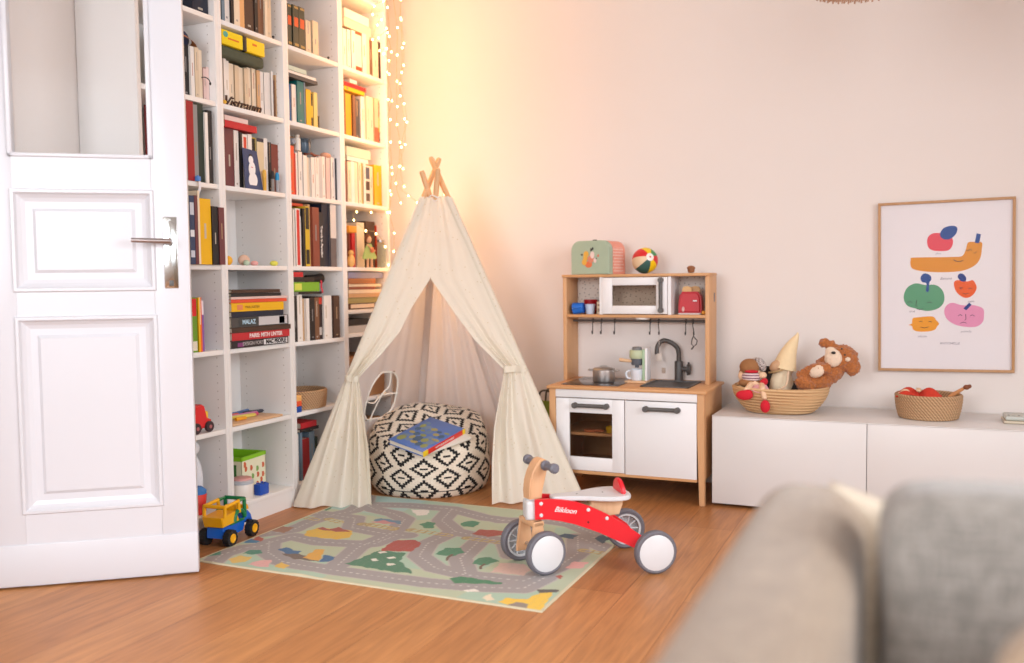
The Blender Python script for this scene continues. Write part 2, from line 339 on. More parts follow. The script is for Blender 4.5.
# measured tables: book sizes, rug print, poster outlines
BOOKS_STANDING=[
((1, 0), -0.02, [(-1.5724, -1.4914, 0.25, 'navy')]),
((1, 1), -0.02, [(-1.623, -1.5932, 0.186, 'black'), (-1.5932, -1.5731, 0.185, 'white'), (-1.5731, -1.5512, 0.186, 'beige'), (-1.5512, -1.5244, 0.184, 'cream'), (-1.5258, -1.5059, 0.119, 'pale_pink'), (-1.5047, -1.4887, 0.129, 'pink')]),
((1, 2), 0, [(-1.6451, -1.6104, 0.288, 'dark_red'), (-1.6091, -1.5864, 0.279, 'grey'), (-1.5851, -1.5528, 0.292, 'dark_green'), (-1.5525, -1.5358, 0.259, 'white'), (-1.5351, -1.5077, 0.27, 'black')]),
((1, 3), 0.025, [(-1.6706, -1.6459, 0.246, 'navy_white'), (-1.6448, -1.6283, 0.248, 'maroon'), (-1.6274, -1.6168, 0.267, 'cream'), (-1.6169, -1.554, 0.241, 'yellow'), (-1.5535, -1.5213, 0.216, 'black'), (-1.5208, -1.4907, 0.214, 'maroon')]),
((1, 4), -0.01, [(-1.6534, -1.6334, 0.199, 'dark_green'), (-1.6328, -1.6049, 0.202, 'green_red'), (-1.6044, -1.5942, 0.202, 'yellow'), (-1.5937, -1.5828, 0.202, 'orange'), (-1.5826, -1.5654, 0.19, 'purple')]),
((2, 0), 0, [(-1.4397, -1.4218, 0.25, 'slate_blue'), (-1.4207, -1.3887, 0.25, 'white'), (-1.3876, -1.3731, 0.25, 'black'), (-1.372, -1.3392, 0.25, 'cream'), (-1.338, -1.3058, 0.25, 'orange_script'), (-1.3047, -1.2481, 0.25, 'dark_brown'), (-1.2469, -1.2259, 0.25, 'black'), (-1.2247, -1.1911, 0.25, 'brown'), (-1.1899, -1.1738, 0.25, 'cream'), (-1.1726, -1.1413, 0.25, 'beige')]),
((2, 1), -0.03, [(-1.409, -1.3951, 0.182, 'white'), (-1.3941, -1.37, 0.179, 'white'), (-1.369, -1.3417, 0.173, 'cream'), (-1.3406, -1.3159, 0.171, 'beige'), (-1.3148, -1.2897, 0.169, 'cream'), (-1.2885, -1.2642, 0.17, 'beige'), (-1.2629, -1.2407, 0.179, 'cream'), (-1.2395, -1.2159, 0.18, 'cream'), (-1.2147, -1.1933, 0.177, 'tan'), (-1.192, -1.1684, 0.178, 'white'), (-1.1672, -1.1433, 0.179, 'white'), (-1.1419, -1.1222, 0.184, 'white'), (-1.1208, -1.1073, 0.192, 'white'), (-1.1067, -1.0977, 0.157, 'brown'), (-1.0959, -1.0887, 0.181, 'tan')]),
((2, 2), -0.03, [(-1.4098, -1.3591, 0.227, 'maroon'), (-1.358, -1.3304, 0.225, 'white'), (-1.3294, -1.3142, 0.22, 'black'), (-1.3132, -1.2825, 0.216, 'red_letters'), (-1.2813, -1.2567, 0.22, 'white'), (-1.2557, -1.2272, 0.212, 'yellow_black'), (-1.226, -1.184, 0.213, 'cream_navy'), (-1.1826, -1.1588, 0.218, 'white'), (-1.1578, -1.1375, 0.205, 'black'), (-1.1362, -1.0887, 0.202, 'red_brown')]),
((3, 0), 0, [(-1.0426, -1.0105, 0.173, 'encyclopaedia'), (-1.0064, -0.9676, 0.176, 'encyclopaedia'), (-0.9628, -0.921, 0.18, 'encyclopaedia'), (-0.9184, -0.8815, 0.135, 'beige'), (-0.8749, -0.8336, 0.143, 'beige')]),
((3, 1), -0.01, [(-1.0372, -1.0109, 0.158, 'blue'), (-1.0095, -0.9795, 0.16, 'white'), (-0.9778, -0.9319, 0.18, 'teal'), (-0.9305, -0.9199, 0.182, 'slate_blue'), (-0.9183, -0.8833, 0.156, 'yellow'), (-0.882, -0.856, 0.149, 'yellow_black'), (-0.8544, -0.8258, 0.155, 'pale_yellow'), (-0.8262, -0.8144, 0.057, 'black')]),
((3, 2), -0.02, [(-1.024, -0.9899, 0.21, 'orange_red'), (-0.9892, -0.9795, 0.179, 'red'), (-0.978, -0.9628, 0.185, 'white'), (-0.9612, -0.9332, 0.192, 'white'), (-0.932, -0.905, 0.179, 'white'), (-0.9037, -0.8785, 0.173, 'cream'), (-0.877, -0.8501, 0.177, 'white'), (-0.8485, -0.8212, 0.18, 'white'), (-0.8196, -0.7934, 0.188, 'pale_grey'), (-0.7918, -0.7661, 0.191, 'white'), (-0.7607, -0.7292, 0.191, 'pale_pink'), (-0.7276, -0.6964, 0.195, 'white'), (-0.694, -0.6887, 0.193, 'dark_grey')]),
((3, 3), -0.005, [(-1.0487, -1.0308, 0.231, 'blue'), (-1.0292, -1.0169, 0.24, 'white'), (-1.0155, -0.983, 0.246, 'white_red'), (-0.9823, -0.9732, 0.214, 'white'), (-0.9711, -0.9549, 0.249, 'black'), (-0.9533, -0.9228, 0.259, 'yellow_black'), (-0.9211, -0.9046, 0.27, 'tan'), (-0.9034, -0.8544, 0.259, 'red_brown'), (-0.8533, -0.8205, 0.24, 'travel_guide'), (-0.8182, -0.7666, 0.283, 'navy'), (-0.7649, -0.7199, 0.287, 'white_over_grey')]),
((3, 4), 0, [(-1.0487, -1.0234, 0.198, 'black'), (-1.022, -0.9858, 0.202, 'white'), (-0.9848, -0.9686, 0.184, 'tan'), (-0.9672, -0.9437, 0.184, 'white'), (-0.9422, -0.9075, 0.188, 'black'), (-0.9061, -0.8708, 0.187, 'brown'), (-0.8693, -0.838, 0.191, 'black_red'), (-0.8364, -0.8008, 0.194, 'white'), (-0.7993, -0.7677, 0.194, 'white'), (-0.7646, -0.7175, 0.193, 'dark_brown')]),
((3, 6), -0.03, [(-1.0224, -0.9944, 0.206, 'white'), (-0.9929, -0.9766, 0.211, 'slate_blue'), (-0.9759, -0.9234, 0.179, 'dark_red'), (-0.9214, -0.8825, 0.203, 'slate_blue'), (-0.8815, -0.8607, 0.175, 'dark_green')]),
((4, 0), -0.02, [(-0.6053, -0.5744, 0.181, 'white'), (-0.5727, -0.5414, 0.184, 'white'), (-0.5397, -0.5079, 0.188, 'white'), (-0.5061, -0.4507, 0.194, 'white_red_ends'), (-0.4489, -0.4133, 0.196, 'white'), (-0.4115, -0.3824, 0.195, 'cream'), (-0.3809, -0.3559, 0.183, 'brown'), (-0.3541, -0.2996, 0.183, 'cream'), (-0.2977, -0.2887, 0.187, 'dark_brown')]),
((4, 1), -0.03, [(-0.5996, -0.5816, 0.207, 'brown'), (-0.5801, -0.532, 0.204, 'golden'), (-0.5304, -0.5068, 0.202, 'brown'), (-0.5053, -0.4643, 0.194, 'dark_grey'), (-0.4624, -0.4468, 0.204, 'white'), (-0.4449, -0.4152, 0.213, 'white'), (-0.4134, -0.3833, 0.219, 'cream'), (-0.3815, -0.3492, 0.22, 'cream'), (-0.3446, -0.3072, 0.222, 'peach'), (-0.3037, -0.2887, 0.216, 'yellow_black')]),
((4, 2), -0.03, [(-0.5992, -0.5894, 0.196, 'red_brown'), (-0.5878, -0.5588, 0.193, 'cream'), (-0.5571, -0.5286, 0.197, 'white'), (-0.5269, -0.4989, 0.196, 'cream'), (-0.4971, -0.4722, 0.199, 'cream'), (-0.4705, -0.4532, 0.197, 'olive'), (-0.4514, -0.4321, 0.199, 'white'), (-0.4305, -0.3879, 0.193, 'black_white'), (-0.3861, -0.3609, 0.192, 'cream'), (-0.358, -0.2887, 0.203, 'yellow')]),
((4, 3), -0.06, [(-0.5319, -0.5176, 0.167, 'red_brown'), (-0.5158, -0.4867, 0.173, 'red'), (-0.4756, -0.41, 0.219, 'cream'), (-0.3983, -0.315, 0.229, 'dark_brown'), (-0.2968, -0.2887, 0.213, 'orange_red')])]
BOOKS_LYING=[
((2, 2), -0.02, 1.5501, [(-1.42, -1.234, 0.0271, 'red'), (-1.419, -1.284, 0.0192, 'pink')]),
((2, 4), 0.01, 0.6974, [(-1.4487, -1.103, 0.0301, 'black_and_white_title'), (-1.4487, -1.098, 0.0301, 'red_title'), (-1.4487, -1.09, 0.0201, 'dark_brown'), (-1.4487, -1.103, 0.04, 'blue_title'), (-1.4487, -1.134, 0.0219, 'navy'), (-1.4487, -1.133, 0.0339, 'yellow'), (-1.4487, -1.112, 0.014, 'orange_red'), (-1.4487, -1.105, 0.01, 'pale_pink'), (-1.4487, -1.147, 0.0139, 'black'), (-1.444, -1.153, 0.0139, 'dark_brown')]),
((3, 1), 0, 1.8127, [(-1.0487, -0.846, 0.0169, 'dark_grey'), (-1.0487, -0.852, 0.0126, 'white'), (-1.0487, -0.924, 0.0188, 'pale_green')]),
((3, 3), -0.03, 1.2793, [(-1.014, -0.93, 0.0128, 'orange_red')]),
((3, 4), 0, 0.8994, [(-1.017, -0.852, 0.0122, 'black'), (-1.0487, -0.866, 0.041, 'green'), (-1.0487, -0.905, 0.0215, 'black'), (-1.048, -0.982, 0.0213, 'red')]),
((3, 6), -0.03, 0.2981, [(-0.993, -0.856, 0.0133, 'black'), (-0.982, -0.867, 0.0266, 'red')]),
((4, 0), -0.03, 2.1406, [(-0.585, -0.36, 0.0421, 'cream'), (-0.584, -0.377, 0.0419, 'white')]),
((4, 1), -0.04, 1.8497, [(-0.58, -0.409, 0.0188, 'yellow'), (-0.579, -0.391, 0.0211, 'red'), (-0.537, -0.477, 0.0187, 'white')]),
((4, 2), -0.03, 1.5219, [(-0.582, -0.402, 0.0213, 'white'), (-0.589, -0.383, 0.045, 'pale_green')]),
((4, 'a'), -0.02, 0.8201, [(-0.614, -0.381, 0.0312, 'dark_brown_edge'), (-0.613, -0.305, 0.029, 'olive'), (-0.612, -0.314, 0.0217, 'tan'), (-0.611, -0.304, 0.0193, 'cream'), (-0.602, -0.377, 0.0144, 'red_brown'), (-0.602, -0.321, 0.0145, 'cream'), (-0.61, -0.376, 0.0288, 'copper'), (-0.608, -0.301, 0.0314, 'lavender')]),
((4, 'b'), -0.02, 0.71, [(-0.618, -0.447, 0.0335, 'pale_grey'), (-0.617, -0.428, 0.0311, 'black')])]
RUG_ROADS=[[(0.765, -1.903), (0.71, -1.749), (0.728, -1.66), (0.769, -1.616), (0.776, -1.541), (0.8, -1.472), (0.936, -1.498), (1.066, -1.47), (1.138, -1.441), (1.153, -1.332), (1.14, -1.401)], [(0.763, -1.561), (0.845, -1.669), (0.956, -1.734), (1.085, -1.752), (1.184, -1.748), (1.332, -1.746), (1.45, -1.744), (1.514, -1.743), (1.692, -1.717), (1.822, -1.678), (1.847, -1.558)], [(0.651, -1.509), (0.718, -1.442), (0.745, -1.4), (0.738, -1.281), (0.752, -1.17), (0.797, -1.068), (0.769, -0.944), (0.713, -0.842)], [(0.623, -1.155), (0.746, -1.162), (0.872, -1.166), (0.941, -1.291), (1.096, -1.315), (1.194, -1.307)], [(1.158, -1.698), (1.107, -1.504), (1.124, -1.359), (1.116, -1.254), (1.067, -1.107), (0.983, -1.051), (0.871, -1.021), (0.769, -0.944)], [(0.807, -0.957), (0.967, -0.91), (1.168, -0.896), (1.355, -0.971), (1.453, -0.976)], [(1.168, -0.896), (1.213, -1.07), (1.333, -1.19), (1.315, -1.369), (1.36, -1.507), (1.477, -1.604), (1.6, -1.628), (1.795, -1.613), (1.821, -1.54), (1.848, -1.44), (1.857, -1.276), (1.79, -1.088), (1.953, -1.204)], [(1.333, -1.19), (1.452, -1.221), (1.575, -1.248), (1.658, -1.388)], [(1.433, -0.984), (1.593, -0.921), (1.714, -0.938), (1.834, -1.032)], [(1.594, -1.616), (1.506, -1.482), (1.475, -1.269)]]
RUG_POLYS=[('#3F7A5C', [(1.172, -1.68), (1.187, -1.599), (1.195, -1.502), (1.306, -1.498), (1.3, -1.498), (1.33, -1.584), (1.438, -1.679), (1.373, -1.69), (1.275, -1.684)]), ('#A8423A', [(1.199, -1.487), (1.182, -1.395), (1.186, -1.42), (1.19, -1.37), (1.256, -1.344), (1.3, -1.386), (1.31, -1.477), (1.206, -1.507)]), ('#DDB33A', [(0.833, -1.45), (0.805, -1.392), (0.82, -1.338), (0.91, -1.325), (0.97, -1.327), (1.008, -1.405), (0.983, -1.444), (0.903, -1.452)]), ('#A3473C', [(0.825, -1.359), (0.826, -1.326), (0.872, -1.34), (0.885, -1.303), (0.971, -1.343), (0.914, -1.359)]), ('#2F6491', [(0.854, -1.624), (0.864, -1.592), (0.91, -1.615), (0.947, -1.615), (0.956, -1.651), (0.924, -1.669)]), ('#6B5A50', [(0.895, -1.662), (0.96, -1.644), (1.058, -1.668), (1.077, -1.693), (0.973, -1.697)]), ('#E0A63C', [(0.996, -1.674), (0.981, -1.574), (1.014, -1.569), (1.073, -1.687)]), ('#2F6491', [(1.078, -1.693), (1.047, -1.62), (1.099, -1.625), (1.111, -1.68)]), ('#9A6E58', [(0.649, -1.438), (0.652, -1.371), (0.73, -1.373), (0.743, -1.448)]), ('#3F8463', [(1.401, -1.474), (1.402, -1.395), (1.448, -1.369), (1.488, -1.416), (1.468, -1.471)]), ('#3F8463', [(1.567, -1.521), (1.56, -1.454), (1.599, -1.428), (1.64, -1.461), (1.616, -1.517)]), ('#6A4A3A', [(1.45, -1.455), (1.463, -1.45), (1.474, -1.521), (1.464, -1.518)]), ('#6A4A3A', [(1.6, -1.502), (1.61, -1.498), (1.622, -1.561), (1.612, -1.559)]), ('#2F7A52', [(1.57, -1.684), (1.59, -1.647), (1.737, -1.653), (1.745, -1.669), (1.604, -1.712)]), ('#EFC437', [(1.798, -1.815), (1.81, -1.773), (1.867, -1.762), (1.888, -1.683), (1.921, -1.677), (1.944, -1.833), (1.886, -1.827)]), ('#8E8378', [(1.837, -1.823), (1.846, -1.795), (1.884, -1.792), (1.901, -1.825), (1.857, -1.839)]), ('#4A4440', [(1.866, -1.673), (1.886, -1.657), (1.928, -1.649), (1.933, -1.675), (1.883, -1.693)]), ('#D9B7AA', [(1.663, -1.574), (1.654, -1.471), (1.728, -1.457), (1.775, -1.499), (1.774, -1.565)]), ('#E3A6A0', [(1.874, -1.445), (1.875, -1.367), (1.926, -1.362), (1.923, -1.434)]), ('#E0A9A4', [(0.867, -1.802), (0.875, -1.756), (0.915, -1.733), (0.951, -1.805), (0.903, -1.812)]), ('#DDB85A', [(0.77, -1.79), (0.775, -1.737), (0.828, -1.734), (0.844, -1.786), (0.811, -1.812)]), ('#E0B44A', [(0.967, -1.787), (0.957, -1.741), (1.014, -1.768), (1.009, -1.801)]), ('#35806A', [(0.678, -1.788), (0.647, -1.734), (0.683, -1.719), (0.703, -1.752)]), ('#35806A', [(0.765, -1.714), (0.767, -1.672), (0.8, -1.654), (0.835, -1.686), (0.808, -1.71)]), ('#3A7AA0', [(0.683, -1.607), (0.668, -1.554), (0.724, -1.562), (0.733, -1.596)]), ('#B0503E', [(0.685, -1.562), (0.68, -1.519), (0.717, -1.535), (0.733, -1.573)]), ('#3F8463', [(0.652, -1.106), (0.645, -1.051), (0.682, -1.048), (0.696, -1.107)]), ('#4A86A8', [(0.642, -0.952), (0.706, -0.948), (0.716, -0.972), (0.664, -0.968)]), ('#5F86A0', [(0.955, -1.168), (0.969, -1.128), (1.071, -1.14), (1.088, -1.177), (0.996, -1.186)]), ('#C98A8A', [(0.961, -1.193), (0.995, -1.152), (1.068, -1.175), (1.024, -1.199)]), ('#3F8463', [(1.16, -1.156), (1.17, -1.109), (1.206, -1.108), (1.238, -1.187), (1.205, -1.192)]), ('#3F8463', [(1.3, -1.079), (1.322, -1.028), (1.371, -1.043), (1.376, -1.112), (1.331, -1.118)]), ('#A5483C', [(1.412, -1.198), (1.409, -1.132), (1.504, -1.115), (1.52, -1.175), (1.48, -1.21)]), ('#E6E2D4', [(1.202, -1.519), (1.215, -1.504), (1.234, -1.517), (1.223, -1.535)]), ('#E6E2D4', [(1.262, -1.563), (1.281, -1.548), (1.297, -1.562), (1.283, -1.577)]), ('#E6E2D4', [(1.221, -1.602), (1.237, -1.589), (1.256, -1.604), (1.242, -1.62)]), ('#E6E2D4', [(1.299, -1.622), (1.318, -1.608), (1.337, -1.623), (1.32, -1.639)]), ('#E6E2D4', [(1.521, -0.971), (1.55, -0.929), (1.596, -0.929), (1.573, -0.985)]), ('#35566E', [(1.715, -1.117), (1.728, -1.066), (1.784, -1.071), (1.781, -1.122)]), ('#2F4F66', [(1.85, -1.083), (1.866, -1.031), (1.907, -1.061), (1.901, -1.137)]), ('#E9E4DA', [(1.013, -0.966), (1.091, -0.944), (1.119, -1.018), (1.082, -1.041)]), ('#B24A3C', [(1.875, -1.533), (1.881, -1.513), (1.9, -1.526), (1.896, -1.553)]), ('#E8D8B8', [(1.738, -1.802), (1.749, -1.759), (1.781, -1.797), (1.767, -1.815)]), ('#ECE7DC', [(1.656, -1.758), (1.684, -1.739), (1.708, -1.75), (1.682, -1.771)])]
RUG_RAILS=[[(0.628, -1.218), (0.742, -1.245)], [(0.781, -1.219), (0.853, -1.242)], [(0.947, -1.232), (1.097, -1.239)], [(0.98, -1.226), (1.1, -1.25)], [(1.169, -1.235), (1.34, -1.246)], [(1.417, -1.254), (1.559, -1.261)], [(1.864, -1.239), (1.946, -1.247)]]
POSTER={'plum' : [(0.1893, 0.5446), (0.1955, 0.5656), (0.2146, 0.5774), (0.2456, 0.575), (0.2745, 0.5627), (0.2863, 0.5466), (0.2841, 0.5226), (0.2699, 0.5048), (0.2418, 0.5021), (0.2099, 0.5064), (0.194, 0.5206)] ,'plum_leaf' : [(0.2386, 0.5751), (0.2509, 0.596), (0.2749, 0.6047), (0.2959, 0.6025), (0.3028, 0.5904), (0.2966, 0.5695), (0.2774, 0.5517), (0.2554, 0.5499), (0.2415, 0.5601)] ,'banana' : [(0.1275, 0.4693), (0.1346, 0.4782), (0.2276, 0.4772), (0.2896, 0.4765), (0.3206, 0.4792), (0.3339, 0.5031), (0.3422, 0.533), (0.3642, 0.5357), (0.3922, 0.5324), (0.3929, 0.5054), (0.3875, 0.4695), (0.3702, 0.4417), (0.332, 0.4211), (0.2849, 0.4146), (0.2179, 0.4153), (0.159, 0.423), (0.1321, 0.4343), (0.1253, 0.4533)] ,'banana_stem' : [(0.3736, 0.5706), (0.3895, 0.5655), (0.3831, 0.5295), (0.3672, 0.5317)] ,'orange' : [(0.2904, 0.3665), (0.2995, 0.3794), (0.3225, 0.3782), (0.3415, 0.374), (0.3605, 0.3788), (0.3723, 0.3596), (0.3741, 0.3416), (0.3608, 0.3178), (0.3377, 0.306), (0.3138, 0.3163), (0.2971, 0.3375)] ,'orange_leaf' : [(0.3047, 0.3954), (0.3108, 0.4063), (0.3248, 0.4052), (0.3356, 0.39), (0.3335, 0.3751), (0.3185, 0.3752), (0.3086, 0.3853)] ,'lime' : [(0.0998, 0.3106), (0.1122, 0.3505), (0.1454, 0.3701), (0.1813, 0.3627), (0.2233, 0.3613), (0.25, 0.335), (0.2546, 0.2949), (0.2353, 0.2661), (0.1941, 0.2536), (0.1512, 0.263), (0.1144, 0.2764)] ,'lime_leaf' : [(0.1646, 0.3909), (0.1718, 0.4068), (0.1858, 0.4107), (0.2027, 0.4005), (0.2056, 0.3845), (0.1984, 0.3715), (0.196, 0.3366), (0.186, 0.3367), (0.1874, 0.3686), (0.1715, 0.3748)] ,'grapefruit' : [(0.2551, 0.2519), (0.2644, 0.2768), (0.2865, 0.2866), (0.3224, 0.2762), (0.3654, 0.2757), (0.3982, 0.2614), (0.402, 0.2353), (0.3977, 0.2074), (0.3764, 0.1886), (0.3414, 0.186), (0.2975, 0.1954), (0.2648, 0.2198)] ,'grapefruit_stem' : [(0.3475, 0.2869), (0.3564, 0.2778), (0.3372, 0.255), (0.3263, 0.2631)] ,'lemon' : [(0.1195, 0.1954), (0.1316, 0.2012), (0.1348, 0.2222), (0.1539, 0.227), (0.2099, 0.2304), (0.2247, 0.2152), (0.2356, 0.2001), (0.2284, 0.1892), (0.2203, 0.1753), (0.1952, 0.1676), (0.1572, 0.167), (0.1373, 0.1752), (0.1315, 0.1902)] ,}

# ------------------------------------------------------------------ bookcases: four units side by side along the left wall
XS, Y0 = .5105, -.2687
ZB = [1.9446, 1.6307, 1.323, 1.0203, .6975, .394, .0871]      # board tops
ORD = ['first', 'second', 'third', 'fourth']
colname = {1: 'left-hand column beside the door', 2: 'second column', 3: 'third column', 4: 'right-hand column'}
ybay = lambda b: (Y0 - .4 * (5 - b), Y0 - .4 * (4 - b))
for b in (1, 2, 3, 4):
    ya, yb = ybay(b); X0 = XW + .005
    lab = {1: 'white bookcase unit furthest left, half hidden behind the open door', 2: 'white bookcase unit second from left with a low stack of flat books', 3: 'white bookcase unit third from left with a wicker basket low down', 4: 'white bookcase unit furthest right, lit orange by the string lights'}[b]
    t = thing('bookcase', lab, 'bookcase', (XS, (ya + yb) / 2, 0), 'bookcase units along the left wall')
    for y in (ya, yb - .018): m = MB(); m.box(X0, XS, y, y + .0178, 0, 2.62, .0008); m.build('side_panel', SHELFM, t)
    zb = list(ZB)
    if b == 4: zb = zb[:4] + [.82, .71] + zb[5:]
    zb = [2.30 if b == 4 else 2.27] + zb
    for z in zb:
        m = MB(); m.box(X0 + .008, XS - (.002 if z != .0871 else 0), ya + .0179, yb - .0181, z - .018, z, .0008); m.build('shelf_board', SHELFM, t)
    m = MB(); m.box(X0, XS, ya + .0179, yb - .0181, 2.60, 2.62); m.build('top_board', SHELFM, t)
    m = MB(); m.box(X0, X0 + .006, ya + .0179, yb - .0181, .07, 2.60); m.build('back_panel', SHELFM, t)
    m = MB(); m.box(XS - .018, XS - .003, ya + .0179, yb - .0181, 0, .069); m.build('plinth', SHELFM, t)
    # rows of shelf-pin holes pressed into the side walls
    m = MB()
    for k in range(70):
        z = .12 + k * .032
        for x in (XS - .035, XS - .235): m.box(x - .002, x + .002, yb - .0182, yb - .0179, z, z + .004)
    m.build('pin_holes', mat('pin_hole', '#B9B1AA', .9), t)['kind'] = 'stuff'

# ------------------------------------------------------------------ books
COL = dict(navy=('#1E2436', 'navy'), white=('#EDE6DF', 'white'), grey=('#8F8D8C', 'grey'), black=('#221F20', 'black'), beige=('#DCC6A8', 'beige'), cream=('#EBD9BF', 'cream'),
 pale_pink=('#E3C3BC', 'pale pink'), pink=('#EBCFC8', 'light pink'), dark_red=('#9C1B1E', 'dark red'), dark_green=('#26342A', 'dark green'), navy_white=('#33415F', 'navy and white'), maroon=('#6E3A3D', 'maroon'),
 yellow=('#EDB50E', 'yellow'), green_red=('#6E9A2C', 'green and red'), orange=('#E8682C', 'orange'), purple=('#8C5AA0', 'purple and white'), slate_blue=('#6C8395', 'slate blue'), orange_script=('#E8B277', 'pale orange'), dark_brown=('#4A3226', 'dark brown'),
 brown=('#7C543A', 'brown'), tan=('#D0A77C', 'tan'), red_letters=('#EFE5DD', 'white, red-lettered'), yellow_black=('#D8B52C', 'yellow and black'), cream_navy=('#DCCBA8', 'cream, navy-topped'), red_brown=('#8B4433', 'red-brown'), encyclopaedia=('#333C33', 'dark green, orange-labelled'),
 blue=('#2F5F96', 'blue'), teal=('#0E7273', 'teal'), pale_yellow=('#DCC87A', 'pale yellow'), orange_red=('#E2512F', 'orange-red'), red=('#C4202A', 'red'), pale_grey=('#C9C6C4', 'pale grey'), dark_grey=('#4A4A50', 'dark grey'),
 white_red=('#EDE6DF', 'white, red-striped'), travel_guide=('#1B1E28', 'black, white-titled'), white_over_grey=('#6B6262', 'grey, white-topped'), black_red=('#3A2A28', 'black, red-topped'), white_red_ends=('#EFE3D6', 'white, red-banded'), golden=('#DDA02A', 'golden'),
 peach=('#E9C5A4', 'peach'), olive=('#A59B62', 'olive'), black_white=('#D8D0C8', 'white, black-pictured'), black_and_white_title=('#2A2226', 'black, white-titled'), red_title=('#C02A30', 'red, white-titled'), blue_title=('#4C4A48', 'grey, blue-titled'), pale_green=('#C4D3C4', 'pale green'),
 green=('#7FB52E', 'bright green'), dark_brown_edge=('#4A2F22', 'dark-edged white'), copper=('#9A5426', 'copper brown'), lavender=('#8088B0', 'lavender'))
def bmatr(key): return mat('book_' + key, COL[key][0], .5, .05, 30)
def patch(b, spec, parent, vertical, rng):
    # spec: list of (lo, hi, colour) bands along the spine; b = (y0,y1,z0,z1,x)
    y0, y1, z0, z1, x = b
    for lo, hi, c, e0, e1 in spec:
        m = MB()
        if vertical: m.box(x, x + .0007, y0 + (y1 - y0) * e0, y0 + (y1 - y0) * e1, z0 + (z1 - z0) * lo, z0 + (z1 - z0) * hi)
        else: m.box(x, x + .0007, y0 + (y1 - y0) * lo, y0 + (y1 - y0) * hi, z0 + (z1 - z0) * e0, z0 + (z1 - z0) * e1)
        m.build('spine_band', flat(c), parent)
VB = dict(white_red=[(.02, .98, '#D43A30', .25, .85)], red_letters=[(.72, .95, '#D9482F', .25, .8), (.35, .5, '#D9482F', .25, .8)], yellow_black=[(.62, .98, '#2A2520', .1, .9), (.04, .28, '#2A2520', .1, .9)], cream_navy=[(.93, 1, '#20283C', 0, 1)],
 encyclopaedia=[(.5, .72, '#D85A2C', .25, .95), (.04, .1, '#A98A50', .3, 1), (.93, .98, '#A98A50', .3, 1)], black_red=[(.82, .97, '#D13A28', .1, .95), (.1, .28, '#C9C3BE', .2, .8)], white_over_grey=[(.46, 1, '#DED6D0', 0, 1)], white_red_ends=[(.92, 1, '#E8502E', 0, 1), (.02, .15, '#E8502E', 0, 1)],
 peach=[(0, .36, '#E2674A', 0, 1)], black_white=[(.66, .95, '#56586B', .1, .9), (.38, .6, '#4A3A34', .1, .9), (.1, .3, '#5A4A40', .1, .9)], green_red=[(.66, .98, '#D8272A', .1, .9), (.03, .2, '#E6DCC8', .1, .9)], purple=[(.72, 1, '#E9DCE4', 0, 1)], navy_white=[(.4, .5, '#E0E0E4', .1, .9), (.72, .9, '#C9CCD6', .1, .9), (.1, .2, '#C9CCD6', .1, .9)],
 orange_script=[(.60, .66, '#C63A24', .2, .8), (.68, .8, '#B98850', .2, .8)], orange=[(.5, 1, '#E9DDCB', 0, .4)])
HB = dict(blue_title=[(.12, .46, '#3E403F', .1, .9), (.46, .98, '#C9C6C8', .1, .95), (.83, .93, '#5A4038', .15, .9)], black_and_white_title=[(.55, .98, '#E6E4E4', .15, .85), (.1, .2, '#8A4078', .15, .7)], yellow=[(.1, .2, '#E58A5A', .2, .8)], green=[(.04, .3, '#D9DC5A', .15, .85)], dark_brown_edge=[(.08, .96, '#E8D4BE', .2, .85)])
def book(y0, y1, z0, z1, x, depth, key, label, group, lying, tilt=0):
    ym = (y0 + y1) / 2; loc = (x - depth / 2, ym, z0); g = .0004
    m = MB(); hb = .0022
    c = .0016 if min(y1 - y0, z1 - z0) > .008 else .001
    if lying:
        m.box(x - depth, x, y0 + g, y1 - g, z0, z0 + c); m.box(x - depth, x, y0 + g, y1 - g, z1 - c, z1 - g); m.box(x - c, x, y0 + g, y1 - g, z0 + c, z1 - c)
        q = MB(); q.box(x - depth + hb, x - c, y0 + g + hb, y1 - g - hb, z0 + c, z1 - c)
    else:
        m.box(x - depth, x, y0 + g, y0 + g + c, z0, z1); m.box(x - depth, x, y1 - g - c, y1 - g, z0, z1); m.box(x - c, x + .0004, y0 + g, y1 - g, z0, z1)
        q = MB(); q.box(x - depth + hb, x - c, y0 + g + c, y1 - g - c, z0 + hb, z1 - hb)
    o = m.build('book', bmatr(key), None, loc=loc); tag(o, label, 'book', group)
    q.build('pages', PAPER, o)
    bb = (y0 + g, y1 - g, z0, z1, x)
    if lying and key in HB: patch(bb, HB[key], o, False, None)
    elif not lying:
        if key in VB: patch(bb, VB[key], o, True, None)
        elif y1 - y0 > .018 and random.random() < .62:
            r = random.random(); dark = sum(lin(COL[key][0])[:3]) < .9
            cc = random.choice(['#B9AFA0', '#A8896A', '#8F8A88']) if dark else random.choice(['#B5A698', '#C08A78', '#A39D9E', '#C4B6A2'])
            lo = .3 + .3 * r
            patch(bb, [(lo, lo + .15 + .25 * r, cc, .42, .58)] + ([(.06, .09, cc, .35, .65)] if r > .5 else []), o, True, None)
    o['_world'] = 1; o['_org'] = loc
    return o
ORDN = ['first', 'second', 'third', 'fourth', 'fifth', 'sixth', 'seventh', 'eighth', 'ninth', 'tenth', 'eleventh', 'twelfth', 'thirteenth', 'fourteenth', 'fifteenth']
ROWN = ['top visible shelf', 'second shelf down', 'third shelf down', 'fourth shelf down', 'fifth shelf down', 'sixth shelf down', 'lowest shelf']
BAYN = {1: 'column by the door', 2: 'second column', 3: 'third column', 4: 'right-hand column'}
BK = {}
